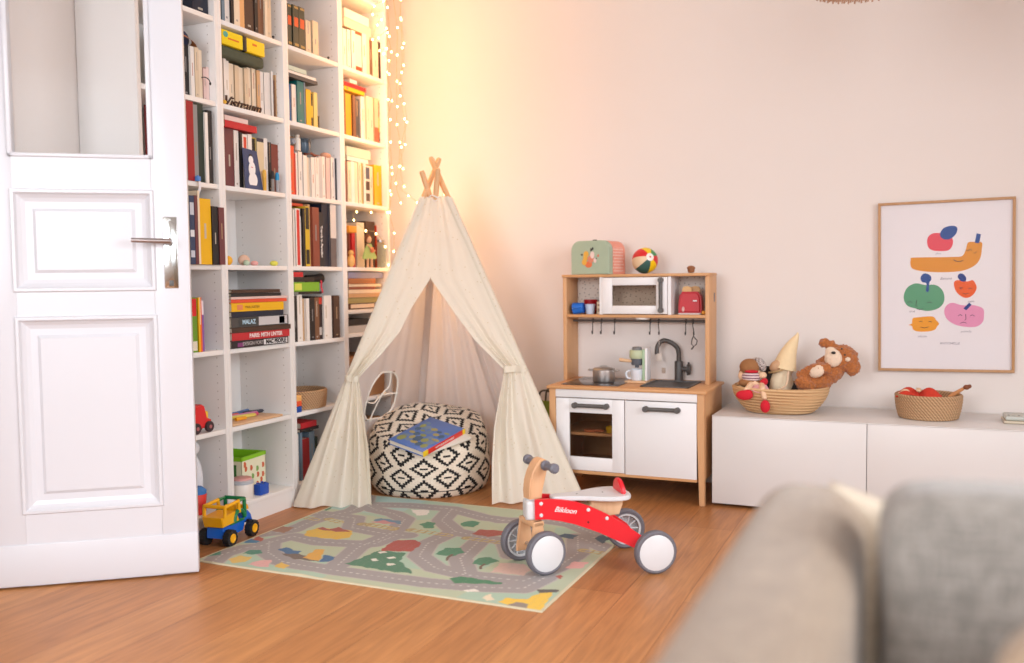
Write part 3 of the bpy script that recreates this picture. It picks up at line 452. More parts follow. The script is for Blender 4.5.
for (b, r), off, items in BOOKS_STANDING:
    grp = 'books standing on the %s of the %s' % (ROWN[r], BAYN[b]); prev = -9
    for i, (y0, y1, h, key) in enumerate(items):
        y0 = max(y0, prev + .0003)
        if y1 - y0 < .004: continue
        prev = y1; h = min(h, {0: .30, 1: .292, 2: .286, 3: .281, 4: .30, 5: .28, 6: .28}[r])
        lab = '%s book, %s from left on the %s, %s' % (COL[key][1], ORDN[i], ROWN[r], BAYN[b])
        dp = .2 if h > .2 else (.155 if h > .15 else .13)
        xf = XS + off - random.random() * .012
        BK[(b, r, i)] = book(y0, y1, ZB[r] + .0005, ZB[r] + h, xf, dp, key, lab, grp, False)
for (b, r), off, zb, items in BOOKS_LYING:
    if r == 'a': rn, z = 'fifth shelf down', zb
    elif r == 'b': rn, z = 'sixth shelf down', zb
    else: rn, z = ROWN[r], zb
    grp = 'books lying on the %s of the %s' % (rn, BAYN[b]); n = len(items)
    if r == 'a': kk = min(1, .177 / sum(i[2] for i in items))
    else: kk = 1
    z += .0008
    for i, (y0, y1, th, key) in enumerate(items):
        th *= kk; j = n - 1 - i
        pos = 'topmost' if j == 0 else ('lowest' if i == 0 else ORDN[j] + ' from top')
        lab = '%s book lying, %s of the pile on %s, %s' % (COL[key][1], pos, rn, BAYN[b])
        BK[(b, r, 'L', i)] = book(y0, y1, z, z + th - .0006, XS + off - random.random() * .006, .15 if off else .19, key, lab, grp, True)
        z += th
# spine lettering that can be read in the photograph
def spine_text(o, s, size, c, y, z, x, vertical, name='title', bold=.0002):
    if vertical: M = frame3((x, y, z), (0, 0, -1), (0, 1, 0), (1, 0, 0))
    else: M = frame3((x, y, z), (0, 1, 0), (0, 0, 1), (1, 0, 0))
    return text(name, s, size, flat(c), o, M, .0003, bold=bold)
def bbx(o):
    v = [o.matrix_world @ Vector(c) + o.location * 0 for c in o.bound_box]; return v
def spot(key):
    o = BK[key]; org = Vector(o['_org']); ys = [c[1] + org.y for c in o.bound_box]; zs = [c[2] + org.z for c in o.bound_box]; xs = [c[0] + org.x for c in o.bound_box]
    return o, min(ys), max(ys), min(zs), max(zs), max(xs)
o, a, b_, c, d, x = spot((3, 3, 8)); spine_text(o, 'Travels in Paradise', .0185, '#EDE9E6', (a + b_) / 2, (c + d) / 2 - .01, x + .001, True, bold=.0006)
o, a, b_, c, d, x = spot((2, 4, 'L', 1)); spine_text(o, 'PARIS: MITH UNTER', .023, '#F4E6E4', a + .20, (c + d) / 2, x + .001, False, bold=.0005)
o, a, b_, c, d, x = spot((2, 4, 'L', 0)); spine_text(o, 'MAC PEOPLE', .022, '#1C1A1C', a + .265, (c + d) / 2, x + .0012, False, bold=.0012); spine_text(o, 'DESIGN FORT', .02, '#B9B2B0', a + .125, (c + d) / 2, x + .001, False)
o, a, b_, c, d, x = spot((2, 4, 'L', 3)); spine_text(o, 'MALAZ', .024, '#BFE0F2', a + .10, (c + d) / 2, x + .0012, False, bold=.0006)
o, a, b_, c, d, x = spot((2, 4, 'L', 5)); spine_text(o, 'PAUL AUSTEN', .013, '#A87A28', a + .12, (c + d) / 2, x + .0012, False)

# ------------------------------------------------------------------ things on the bookcase shelves
def bx(y, z, x=XS): return (x, y, z)
# cap on the books
t = thing('cap', 'navy cap with a tan brim lying on books beside the door', 'cap', (.44, -1.60, 1.822))
m = MB(); m.ell((.43, -1.615, 1.836), (.055, .06, .045), R3(.35)); m.build('crown', mat('navy_cloth', '#2B3350', .8, .1, 80), t)
m = MB(); m.grid(lambda u, v: (.43 + .062 * math.cos(2*PI*u) * (1 + .3 * v), -1.612 + (.062 + .018 * v) * math.sin(2*PI*u), 1.845 - .015 * v - .25 * (.062 + .018 * v) * math.sin(2*PI*u)), 30, 3, wrap=True)
m.build('brim', mat('tan_leather', '#B5713F', .6, .12, 60), t)
t = MB(); t.tube(smoothpts([(XS - .004, -1.558, 1.706), (XS + .002, -1.545, 1.709), (XS + .004, -1.53, 1.704), (XS + .004, -1.522, 1.695)]), .0018, 8); o = t.build('cord', BLACK, None, loc=(XS, -1.54, 1.69)); tag(o, 'short black cord with a bead hanging in front of cream books', 'cord')
t = MB(); t.ell((XS + .004, -1.522, 1.69), (.004, .004, .006)); t.build('bead', BLACK, o)
m = MB(); m.grid(lambda u, v: (XS + .004 + .008 * math.sin(u * 3), -1.602 + .012 * v - .008 * u, 1.330 - .055 * u), 8, 1); tag(m.build('ribbon', flat('#E8E6EA'), None, loc=(XS, -1.6, 1.3)), 'narrow white ribbon hanging over the yellow book by the door', 'ribbon')
m = MB(); m.box(.5105, .526, -1.613, -1.597, 1.3238, 1.341, .002); o = m.build('toy_block', flat('#4E83C8'), None, loc=(.518, -1.605, 1.3238)); tag(o, 'tiny light blue block at the foot of the dark green book', 'block')
m = MB(); m.lathe([(.004, 0), (.004, .003)], c=(.518, -1.605, 1.341), seg=10); m.build('stud', flat('#4E83C8'), o)
# yellow box with a black strap on the cream books
zt = 1.6307 + .188; t = thing('box', 'bright yellow box with a black strap lying above the cream paperbacks', 'box', (.41, -1.33, zt))
m = MB(); m.box(.36, .507, -1.444, -1.196, 1.858, 1.912, .002); m.build('box_body', flat('#F2D20C'), t)
m = MB(); m.box(.358, .5085, -1.327, -1.305, 1.856, 1.914, .001); m.build('strap', BLACK, t)
m = MB(); m.lathe([(.011, 0), (.011, .001)], c=(.507, -1.424, 1.896), M=Matrix.Rotation(PI/2, 3, 'Y'), seg=20, ry=1.2); m.build('sticker', flat('#4FA79B'), t)
for ya, yb, z0, z1 in ((-1.41, -1.35, 1.880, 1.886), (-1.27, -1.245, 1.888, 1.896)): m = MB(); m.box(.507, .508, ya, yb, z0, z1); m.build('red_print', flat('#D9701E'), t)
m = MB(); m.box(.37, .50, -1.444, -1.19, 1.812, 1.857, .012); tag(m.build('pouch', mat('dark_green_cloth', '#4B5140', .8, .15, 50), None, loc=(.43, -1.32, 1.812)), 'dark green flat pouch beneath the strapped yellow box', 'pouch')
# dark lettering standing in front of the cream books
M = frame3((XS - .012, -1.3315, ZB[1] + .014), (0, 1, 0), (0, 0, 1), (1, 0, 0)); o = text('letter_decoration', 'Vistraum', .060, mat('dark_brown_letters', '#3A1E16', .5), None, M, .003, bold=.0002, shear=.45)
tag(o, 'dark brown cursive word standing in front of the cream paperbacks', 'letters')
m = MB(); m.ell((XS - .01, -1.4335, ZB[1] + .009), .0085); tag(m.build('bead', flat('#E2B23C'), None, loc=(XS - .01, -1.4335, ZB[1])), 'small yellow bead at the foot of the dark cursive word', 'bead')
# postcard and pens in the third row
t = thing('postcard', 'dark blue card with a white snowman figure leaning on books', 'card', (.497, -1.29, ZB[2] + .001))
Mc = T(.4965, -1.323, ZB[2] + .001) @ Matrix.Rotation(-.07, 4, 'Y')
m = MB(); m.prism([(0, 0), (.106, 0), (.085, .155), (0, .16)], .0016, Mc @ frame3((0, 0, 0), (0, 1, 0), (0, 0, 1), (1, 0, 0))); m.build('card', flat('#34466E'), t)
m = MB()
for (y, z, r1, r2) in ((.048, .036, .026, .030), (.047, .080, .020, .030), (.044, .116, .014, .016)): m.lathe([(.1, 0), (1, .0004), (1, .0012)], c=Mc @ Vector((.0018, y, z)), M=Matrix.Rotation(PI/2, 3, 'Y') @ Matrix.Diagonal((r2, r1, 1)), seg=20)
m.build('snowman_print', flat('#F1EFEF'), t)
m = MB(); m.box(.0026, .0034, .036, .054, .128, .138, M=Mc); m.box(.0030, .0036, .04, .052, .086, .092, M=Mc, mi=1); m.build('hat_and_scarf_print', [BLACK, flat('#C9383C')], t)
def pen(y, h, body, cap, lab, x=XS - .012):
    t = thing('marker_pen', lab, 'pen', (x, y, ZB[2]), 'pens standing in front of the books')
    m = MB(); m.lathe([(.007, .0008), (.0075, h * .62)], c=(x, y, ZB[2]), seg=14); m.build('barrel', flat(body), t)
    m = MB(); m.lathe([(.0085, h * .62), (.0085, h * .9), (.005, h)], c=(x, y, ZB[2]), seg=14); m.build('cap', flat(cap), t)
pen(-1.208, .085, '#E0A93A', '#E4B24C', 'stubby gold bottle standing right of the snowman card')
pen(-1.157, .085, '#8C8684', '#232024', 'black-capped pen standing between gold bottle and blue-capped pen')
pen(-1.127, .082, '#A6A4A8', '#2C9AD0', 'grey pen with a bright blue cap before the red-brown book')
# fourth row: frame, orange, pebbles
t = thing('framed_photo', 'narrow white frame leaning in the nearly empty fourth shelf', 'frame', (.30, -1.40, ZB[3]))
m = MB()
for a in ((-1.449, -1.34, .0, .012), (-1.449, -1.34, .183, .198), (-1.352, -1.34, .0, .198), (-1.449, -1.437, 0, .198)): m.box(.255, .268, a[0], a[1], ZB[3] + a[2] + .001, ZB[3] + a[3], .001)
m.build('frame', SHELFM, t); m = MB(); m.box(.256, .262, -1.437, -1.352, ZB[3] + .012, ZB[3] + .183); m.build('picture', flat('#C9C6CE'), t)
m = MB(); m.ell((.262, -1.40, ZB[3] + .213), (.014, .02, .014)); o = m.build('toy_orange', flat('#E88A3C'), None, loc=(.262, -1.40, ZB[3] + .199)); tag(o, 'small orange toy fruit resting on the white frame', 'toy'); 
def nub(y, x, rx, ry, rz, c, lab, z=ZB[3]): q = MB(); q.ell((x, y, z + rz), (rx, ry, rz)); return tag(q.build('pebble', flat(c), None, loc=(x, y, z)), lab, 'pebble', 'pebbles on the fourth shelf')
nub(-1.423, .49, .016, .014, .018, '#EBB02C', 'yellow rounded pebble at the left end of the empty shelf')
nub(-1.30, .46, .018, .028, .022, '#D9B9A4', 'large beige pebble lying on the nearly empty shelf'); nub(-1.315, .485, .012, .013, .011, '#B9CFB6', 'small pale green pebble before the large beige pebble'); nub(-1.255, .475, .013, .018, .010, '#E6AAA6', 'small pink pebble right of the beige pebble')
nub(-1.145, .485, .014, .021, .011, '#DDDD58', 'lime yellow pebble at the right end of the empty shelf')
# sixth row second column: wooden tray with coloured pencils and cards
z6 = ZB[5]; t = thing('tray', 'thin wooden board holding coloured pencils on the sixth shelf', 'tray', (.40, -1.28, z6))
m = MB(); m.box(.27, .507, -1.445, -1.14, z6 + .001, z6 + .010, .002); m.build('board', PALEWOOD, t)
for i, (c, y, x, an, ln) in enumerate([('#E2622E', -1.33, .36, .2, .16), ('#5F7FB4', -1.22, .34, -.15, .17), ('#D98AB8', -1.25, .40, .1, .15), ('#E8D468', -1.31, .42, .25, .17), ('#F0A62C', -1.34, .46, .1, .06), ('#E0507A', -1.22, .43, -.2, .05), ('#38404E', -1.17, .38, .3, .10)]):
    m = MB(); d = Vector((math.sin(an), math.cos(an), 0)); p = Vector((x, y, z6 + .017)); m.tube([p - d * ln / 2, p + d * (ln / 2 - .01), p + d * ln / 2], [.0075, .0075, .001], 6)
    cn = {'#E2622E': 'orange', '#5F7FB4': 'blue', '#D98AB8': 'pink', '#E8D468': 'pale yellow', '#F0A62C': 'short amber', '#E0507A': 'short red', '#38404E': 'dark grey'}[c]
    tag(m.build('coloured_pencil', flat(c), None, loc=p), '%s coloured pencil lying on the thin wooden board' % cn, 'pencil', 'coloured pencils on the wooden board')
# lowest row second column: toy box, jar, blue cube
z7 = ZB[6]; t = thing('storage_box', 'printed storage box with a bright green rim on the lowest shelf', 'box', (.40, -1.28, z7))
Mb = T(.335, -1.235, z7 + .001) @ RZ(.10)
m = MB(); hw = .085; hh = .152
for a in ((-hw, hw, -hw, -hw + .004), (-hw, hw, hw - .004, hw), (-hw, -hw + .004, -hw, hw), (hw - .004, hw, -hw, hw)): m.box(a[0], a[1], a[2], a[3], 0, hh, M=Mb)
m.box(-hw, hw, -hw, hw, 0, .004, M=Mb); m.build('box_wall', flat('#EDE8C8'), t)
m = MB()
for a in ((-hw-.002, hw+.002, -hw-.002, -hw + .006), (-hw-.002, hw+.002, hw - .006, hw+.002), (-hw-.002, -hw + .006, -hw, hw), (hw - .006, hw+.002, -hw, hw)): m.box(a[0], a[1], a[2], a[3], hh - .012, hh + .004, M=Mb)
m.box(-hw + .006, -hw + .008, -hw + .006, hw - .006, .01, hh, M=Mb); m.box(-hw+.006, hw-.006, hw - .008, hw - .006, .01, hh, M=Mb); m.box(-hw+.006, hw-.006, -hw + .006, -hw + .008, .01, hh, M=Mb)
m.build('rim', flat('#8CCB1C'), t)
m = MB(); rr = random.Random(3)
for k in range(13): y, z = -.06 + .04 * (k % 4) + rr.uniform(-.01, .01), .035 + .032 * (k // 4) + rr.uniform(-.008, .008); m.lathe([(.0095, 0), (.0095, .0006)], c=Mb @ Vector((hw, y, z)), M=Matrix.Rotation(PI/2, 3, 'Y') @ Matrix.Diagonal((1.25, 1, 1)), seg=10, mi=0 if k % 5 else 1)
m.build('strawberry_print', [flat('#D0643C'), flat('#7FA856')], t)
m = MB(); m.box(-.06, .06, -hw - .001, -hw, .01, .125, M=Mb); m.build('side_print', flat('#3F7A3C'), t)
t = thing('jar', 'white lidded jar with a pink top before the printed box', 'jar', (.464, -1.352, z7)); 
m = MB(); m.lathe([(.04, .001), (.042, .004), (.043, .062), (.041, .066)], c=(.464, -1.352, z7), seg=32); m.build('jar_body', flat('#EFE8E0', .35), t)
m = MB(); m.lathe([(.0455, .066), (.0455, .077), (.040, .081)], c=(.464, -1.352, z7), seg=32); m.build('lid', flat('#B9BEC6', .4), t)
m = MB(); m.lathe([(.039, .080), (.037, .088), (.02, .092)], c=(.464, -1.352, z7), seg=32); m.build('lid_top', flat('#D99E9A'), t)
t = MB(); t.box(.462, .497, -1.282, -1.228, z7 + .001, z7 + .045, .003); o = t.build('toy_brick', flat('#1F52B8', .35), None, loc=(.486, -1.265, z7)); tag(o, 'blue toy brick in front of the printed box', 'toy brick')
m = MB(); [m.lathe([(.006, .045), (.006, .05)], c=(.4715 + .016 * i, -1.268 + .027 * j, z7), seg=12) for i in (0, 1) for j in (0, 1)]; m.build('studs', flat('#1F52B8', .35), o)
t = MB(); t.ell((.385, -1.415, z7 + .04), (.045, .03, .04)); t.ell((.37, -1.41, z7 + .09), (.03, .024, .026)); t.ell((.37, -1.42, z7 + .118), (.012, .008, .014)); o = t.build('soft_toy', mat('dusty_pink_plush', '#B9968C', .95, .2, 60, .6, 300), None, loc=(.385, -1.415, z7)); tag(o, 'dusty pink soft toy squeezed left of the printed box', 'soft toy')
# red wooden car and toys behind the door edge
def toy_car(loc, lab, col, sc_=1):
    t = thing('toy_car', lab, 'toy car', loc); x, y, z = loc; s = sc_
    m = MB(); m.prism([(-.055, .018), (.05, .018), (.052, .045), (.03, .055), (.018, .098), (.002, .108), (-.03, .104), (-.04, .06), (-.055, .05)], .045, T(x - .022, y, z) @ frame3((0, 0, 0), (0, 1, 0), (0, 0, 1), (1, 0, 0)), bev=.004); m.build('body', flat(col, .35), t)
    for dy in (-.032, .034):
        for dx in (-.026, .026): m = MB(); m.lathe([(.019, -.006), (.021, -.003), (.021, .003), (.019, .006)], c=(x + dx, y + dy, z + .0215), M=Matrix.Rotation(PI/2, 3, 'Y'), seg=20); w_ = m.build('wheel', mat('toy_tyre', '#3A2A2E', .6), t); m = MB(); m.lathe([(.007, 0), (.007, .002)], c=(x + dx + .006, y + dy, z + .0215), M=Matrix.Rotation(PI/2, 3, 'Y'), seg=12); m.build('hub', flat('#B5686A'), w_)
    m = MB(); m.box(x - .012, x + .012, y + .022, y + .048, z + .045, z + .078, .006); m.build('cabin', flat('#EBCB3C'), t)
toy_car((.475, -1.60, ZB[5] + .0005), 'red wooden toy car with black wheels beside the door', '#DC2A2C')
m = MB(); m.box(.36, .366, -1.66, -1.615, ZB[5] + .001, ZB[5] + .19, .001); tag(m.build('card', flat('#E8A3A0'), None, loc=(.36, -1.64, ZB[5])), 'pink card standing behind the red wooden car', 'card')
t = thing('toy_bucket', 'red plastic toy with blue top on the lowest shelf by the door', 'toy', (.47, -1.60, z7))
m = MB(); m.lathe([(.028, .001), (.036, .075), (.034, .078)], c=(.462, -1.60, z7), seg=24); m.build('bucket', flat('#E0382C'), t)
m = MB(); m.tube(smoothpts([(.462, -1.566, z7 + .075), (.462, -1.558, z7 + .03), (.462, -1.558, z7 + .002)]), .004, 8); m.build('handle', flat('#E0382C'), t)
m = MB(); m.lathe([(.035, .078), (.035, .09), (.02, .104)], c=(.462, -1.60, z7), seg=24); m.build('lid', flat('#3A7BC0'), t)
m = MB(); m.ell((.39, -1.55, z7 + .11), (.05, .035, .11)); m.ell((.39, -1.545, z7 + .235), (.03, .03, .03)); tag(m.build('soft_toy', mat('white_plush', '#E9E7EA', .95, .1, 80, .5, 300), None, loc=(.39, -1.55, z7)), 'white soft toy standing behind the red bucket', 'soft toy')
# third column: objects above the white paperbacks
zt = ZB[2] + .2
t = thing('camera_toy', 'small black camera lying above the orange-red book', 'camera', (.46, -1.0, zt + .012))
m = MB(); m.box(.43, .475, -1.035, -.972, zt + .012, zt + .052, .004); m.build('camera_body', BLACK, t); m = MB(); m.lathe([(.014, 0), (.012, .012)], c=(.475, -.995, zt + .03), M=Matrix.Rotation(PI/2, 3, 'Y'), seg=20); m.build('lens', flat('#8694A8', .2), t)
def bottle(y, r, h, c1, c2, lab, z): t = thing('bottle', lab, 'bottle', (.46, y, z)); m = MB(); m.lathe([(r, .0), (r, h * .75), (r * .7, h * .82)], c=(.46, y, z), seg=24); m.build('bottle_body', flat(c1, .25), t); m = MB(); m.lathe([(r * .72, h * .82), (r * .72, h)], c=(.46, y, z), seg=20); m.build('cap', flat(c2), t)
bottle(-.937, .015, .068, '#ECE6DC', '#D9D2C6', 'slim white bottle standing on the white paperbacks', ZB[2] + .198)
t = thing('jar', 'dark teal jar standing above the white paperbacks', 'jar', (.46, -.89, zt - .0)); m = MB(); m.lathe([(.028, 0), (.03, .004), (.03, .055), (.027, .058)], c=(.46, -.892, ZB[2] + .192), seg=28); m.build('jar_body', flat('#3C5266', .25), t); m = MB(); m.lathe([(.031, .044), (.031, .062), (.0, .062)], c=(.46, -.892, ZB[2] + .192), seg=28, cap=False); m.build('lid', flat('#2A3A48'), t)
m = MB(); m.tube(smoothpts([(.47, -.90, ZB[2]+.188), (.475, -.865, ZB[2]+.196), (.47, -.83, ZB[2]+.190), (.465, -.79, ZB[2]+.192)]), .006, 8); tag(m.build('strap', flat('#7A3B2C'), None, loc=(.47, -.85, ZB[2] + .186)), 'dark red-brown strap curled over the white paperbacks', 'strap')
m = MB(); m.ell((.47, -.745, ZB[2] + .2), (.02, .032, .013)); tag(m.build('shell', flat('#D9A184'), None, loc=(.47, -.745, ZB[2] + .188)), 'peach shell resting on the pink and white paperbacks', 'shell')
# above the fifth row books
zz = ZB[4] + .245
t = thing('torch', 'black torch lying at the end of the bright green book', 'torch', (.47, -.86, zz)); m = MB(); m.tube([(.45, -.885, zz + .024), (.46, -.835, zz + .027), (.462, -.80, zz + .026), (.463, -.79, zz + .026)], [.017, .017, .022, .022], 16); m.build('torch_body', BLACK, t); m = MB(); m.lathe([(.019, 0), (.019, .002)], c=(.463, -.789, zz + .026), M=Matrix.Rotation(-PI/2, 3, 'X'), seg=16); m.build('lens', STEEL, t)
m = MB(); m.grid(lambda u, v: (XS + .002 + .002 * math.sin(9 * u), -.866 + .012 * v + .008 * u, ZB[4] + .262 - .055 * u), 8, 1); tag(m.build('ribbon', flat('#C22A44'), None, loc=(XS, -.86, .93)), 'crimson ribbon hanging beside the bright green book', 'ribbon')
# black peg on the top row and small dot
for y, z, b_, lab in ((-.735, ZB[0], 3, 'small black pin beside the beige books, third column'), (-1.12, ZB[0], 2, 'small black pin right of the beige book, second column')):
    m = MB(); m.lathe([(.002, 0), (.002, .012), (.005, .012), (.005, .018)], c=(XS - .02, y, z + .0004), seg=10); tag(m.build('pin', BLACK, None, loc=(XS - .02, y, z)), lab, 'pin')

# ------------------------------------------------------------------ baskets
def coil_material(name, c1, c2, zs, ang):
    if name in MATS: return MATS[name]
    m = mat(name, c1, .85, .15, 45); N = m.node_tree.nodes; L = m.node_tree.links; b = N['Principled BSDF']
    tc = [n for n in N if n.type == 'TEX_COORD'][0]; sx = N.new('ShaderNodeSeparateXYZ'); L.new(tc.outputs['Object'], sx.inputs[0])
    at = N.new('ShaderNodeMath'); at.operation = 'ARCTAN2'; L.new(sx.outputs[1], at.inputs[0]); L.new(sx.outputs[0], at.inputs[1])
    m1 = N.new('ShaderNodeMath'); m1.operation = 'MULTIPLY'; m1.inputs[1].default_value = ang; L.new(at.outputs[0], m1.inputs[0])
    m2 = N.new('ShaderNodeMath'); m2.operation = 'MULTIPLY_ADD'; m2.inputs[1].default_value = zs; L.new(sx.outputs[2], m2.inputs[0]); L.new(m1.outputs[0], m2.inputs[2])
    si = N.new('ShaderNodeMath'); si.operation = 'SINE'; L.new(m2.outputs[0], si.inputs[0])
    cr = N.new('ShaderNodeValToRGB'); cr.color_ramp.elements[0].position = .1; cr.color_ramp.elements[0].color = lin(c2); cr.color_ramp.elements[1].position = .75; cr.color_ramp.elements[1].color = lin(c1)
    ma = N.new('ShaderNodeMath'); ma.operation = 'MULTIPLY_ADD'; ma.inputs[1].default_value = .5; ma.inputs[2].default_value = .5; L.new(si.outputs[0], ma.inputs[0]); L.new(ma.outputs[0], cr.inputs[0])
    L.new(cr.outputs[0], b.inputs['Base Color']); bp = N.new('ShaderNodeBump'); bp.inputs['Strength'].default_value = .7; bp.inputs['Distance'].default_value = .003; L.new(ma.outputs[0], bp.inputs['Height']); L.new(bp.outputs[0], b.inputs['Normal'])
    return m
STRAW = coil_material('straw_coil', '#D9B385', '#C0966A', 470, 3)
SEAGRASS = coil_material('seagrass_braid', '#C6A07A', '#A17C57', 420, 60)
def basket(loc, r0, r1, h, coils, material, name, lab, ry=1, wall=.009, sq=2.0, amp=.0022, grp=None):
    o_ = MB(); n = coils * 6; seg = 72
    def P(r, z, k):
        a = 2 * PI * k / seg; c, s = math.cos(a), math.sin(a); q = (abs(c) ** sq + abs(s) ** sq) ** (-1 / sq)
        return (loc[0] + r * q * c, loc[1] + r * ry * q * s, loc[2] + z)
    vs = []; rows = []
    for i in range(n + 1): t_ = i / n; rows.append((r0 + (r1 - r0) * math.sin(t_ * PI / 2) ** .8 + amp * abs(math.sin(PI * coils * t_)), h * t_ + .001))
    rows += [(r1 - wall * .5, h + wall * .45)]
    for i in range(n, -1, -1): t_ = i / n; rows.append((r0 + (r1 - r0) * math.sin(t_ * PI / 2) ** .8 - wall, max(h * t_, wall)))
    rows = [(0.004, .001)] + rows + [(.004, wall)]
    for r, z in rows: vs += [P(r, z, k) for k in range(seg)]
    fs = [(i * seg + k, i * seg + (k + 1) % seg, (i + 1) * seg + (k + 1) % seg, (i + 1) * seg + k) for i in range(len(rows) - 1) for k in range(seg)]
    o_.add(vs, fs); o = o_.build(name, material, None, loc=loc); return tag(o, lab, 'basket', grp)
basket((.405, -.885, ZB[5]), .105, .112, .078, 8, SEAGRASS, 'wicker_basket', 'oval woven seagrass basket on the sixth shelf of the third column', 1.12, grp='woven seagrass baskets')
m = MB(); m.box(.36, .44, -.93, -.85, ZB[5] + .02, ZB[5] + .068, .01, M=None); tag(m.build('folded_cloth', flat('#7A4A52'), None, loc=(.4, -.89, ZB[5] + .02)), 'dark red cloth inside the seagrass basket on the bookcase', 'cloth')
for z0, c, nm in ((0, '#1F4FA8', 'blue'), (.026, '#E4562C', 'orange-red'), (.048, '#EDB469', 'apricot')):
    m = MB(); m.box(.487, .508, -1.045, -1.012, ZB[5] + .0008 + z0, ZB[5] + z0 + .0255, .002); o = m.build('building_block', flat(c, .4), None, loc=(.498, -1.028, ZB[5] + z0)); tag(o, '%s building block in the small stack beside the shelf basket' % nm, 'toy block', 'stacked building blocks beside the shelf basket')
    m = MB(); m.lathe([(.005, z0 + .0255), (.005, z0 + .0262)], c=(.498, -1.028, ZB[5]), seg=12); m.build('stud', flat(c, .4), o)
# right-hand column, fourth row: doll, box, jar, figures
z4 = ZB[3]; t = thing('doll', 'paper doll in a pale green dress standing before the dark picture', 'doll', (.49, -.42, z4))
xd = .49; yd = -.435
m = MB(); m.prism([(-.058, .045), (-.05, .04), (.05, .042), (.06, .05), (.03, .09), (.012, .115), (-.012, .115), (-.035, .09)], .008, frame3((xd, yd, z4), (0, 1, 0), (0, 0, 1), (1, 0, 0))); m.build('dress', flat('#A9C97C'), t)
m = MB(); m.tube([(xd + .004, yd - .018, z4 + .001), (xd + .004, yd - .016, z4 + .045)], .006, 8); m.tube([(xd + .004, yd + .02, z4 + .001), (xd + .004, yd + .018, z4 + .045)], .006, 8); m.ell((xd + .004, yd - .002, z4 + .135), (.012, .014, .017)); m.tube([(xd + .006, yd - .02, z4 + .11), (xd + .014, yd + .005, z4 + .09), (xd + .006, yd + .045, z4 + .082)], .0045, 8); m.build('body', flat('#E6B68E'), t)
m = MB(); m.ell((xd - .003, yd - .002, z4 + .142), (.013, .016, .019)); m.build('hair', flat('#6A3A20'), t)
m = MB(); m.ell((xd + .012, yd + .012, z4 + .085), (.01, .016, .014)); m.build('flower', flat('#D9825A'), t)
m = MB(); m.box(.40, .49, -.598, -.53, z4 + .163, z4 + .196, .006); tag(m.build('box', flat('#E0952C'), None, loc=(.45, -.565, z4 + .163)), 'small orange box on top of the books beside the doll', 'box')
m = MB(); m.box(.37, .437, -.61, -.53, z4 + .001, z4 + .162, .001); tag(m.build('book', flat('#7A4830'), None, loc=(.41, -.57, z4)), 'brown book standing under the small orange box, right-hand column', 'book')
m = MB(); m.lathe([(.02, .001), (.024, .01), (.024, .10), (.017, .115), (.017, .125)], c=(.485, -.318, z4), seg=28, cap=False); m.lathe([(0, .002), (.02, .002)], c=(.485, -.318, z4), seg=28, cap=False); t = m.build('glass_jar', glass('jar_glass', '#F2F4EE', .5), None, loc=(.485, -.318, z4)); tag(t, 'clear glass jar at the right end of the doll shelf', 'jar'); m = MB(); m.lathe([(.0185, .125), (.0185, .138), (.0, .138)], c=(.485, -.318, z4), seg=24, cap=False); m.build('lid', STEEL, t)
m = MB(); m.ell((.488, -.585, z4 + .03), (.018, .02, .03)); m.ell((.488, -.585, z4 + .068), .013); tag(m.build('figurine', flat('#E8B36A'), None, loc=(.488, -.585, z4)), 'small tan figurine at the left end of the doll shelf', 'figurine')

# ------------------------------------------------------------------ play rug with a printed town
def inpoly(px, py, P):
    r = np.zeros(px.shape, bool); n = len(P); j = n - 1
    for i in range(n):
        xi, yi = P[i]; xj, yj = P[j]
        if yi != yj: r ^= ((yi > py) != (yj > py)) & (px < (xj - xi) * (py - yi) / (yj - yi) + xi)
        j = i
    return r
def segd(px, py, a, b):
    ax, ay = a; bx_, by_ = b; dx, dy = bx_ - ax, by_ - ay; l2 = dx * dx + dy * dy + 1e-9
    t = np.clip(((px - ax) * dx + (py - ay) * dy) / l2, 0, 1); return np.hypot(px - ax - t * dx, py - ay - t * dy), t * math.sqrt(l2)
RX0, RX1, RY0, RY1 = .668, 1.948, -1.835, -.803
def rug_colours(px, py):
    c = np.zeros(px.shape + (3,)); L_ = lambda h: np.array(lin(h)[:3])
    c[:] = L_('#B6BFA4'); mint = (np.sin(px * 7 + 1) * np.sin(py * 6 + .5)) > .1; c[mint] = L_('#A9C0AC')
    c[(px < 1.0) & (py > -1.08)] = L_('#A9C4BE'); c[(px > 1.45) & (py > -1.0)] = L_('#B7C3A8')
    dm = np.full(px.shape, 9.); tt = np.zeros(px.shape)
    for R in RUG_ROADS:
        acc = 0
        for p, q in zip(R, R[1:]):
            d, t = segd(px, py, p, q); m_ = d < dm; dm = np.where(m_, d, dm); tt = np.where(m_, t + acc, tt); acc += math.hypot(p[0]-q[0], p[1]-q[1])
    c[dm < .046] = L_('#B7B2AA'); road = dm < .040; c[road] = L_('#A09A98')
    c[(dm < .0028) & ((tt % .026) < .011)] = L_('#C9C4BF')
    for p, q in RUG_RAILS:
        d, t = segd(px, py, p, q); b_ = (d < .022); c[b_ & ((t % .03) < .010)] = L_('#A79877'); c[b_ & (np.abs(d - .012) < .003)] = L_('#C2B07E')
    for h, P in RUG_POLYS:
        a_ = inpoly(px + .0025 * np.sin(py * 130) , py + .0025 * np.sin(px * 110 + 1), P); c[a_] = L_(h) * .86 + c[a_] * .0 + .14 * L_('#B9B7AE')
        n_ = a_ & (np.sin(px * 210 + 3 * np.sin(py * 90)) * np.sin(py * 190) > .72); c[n_] = c[n_] * .8 + .06
    e = np.minimum(np.minimum(px - RX0, RX1 - px), np.minimum(py - RY0, RY1 - py)); c[e < .008] = L_('#CFC6A8')
    return c
nx, ny = 400, 324
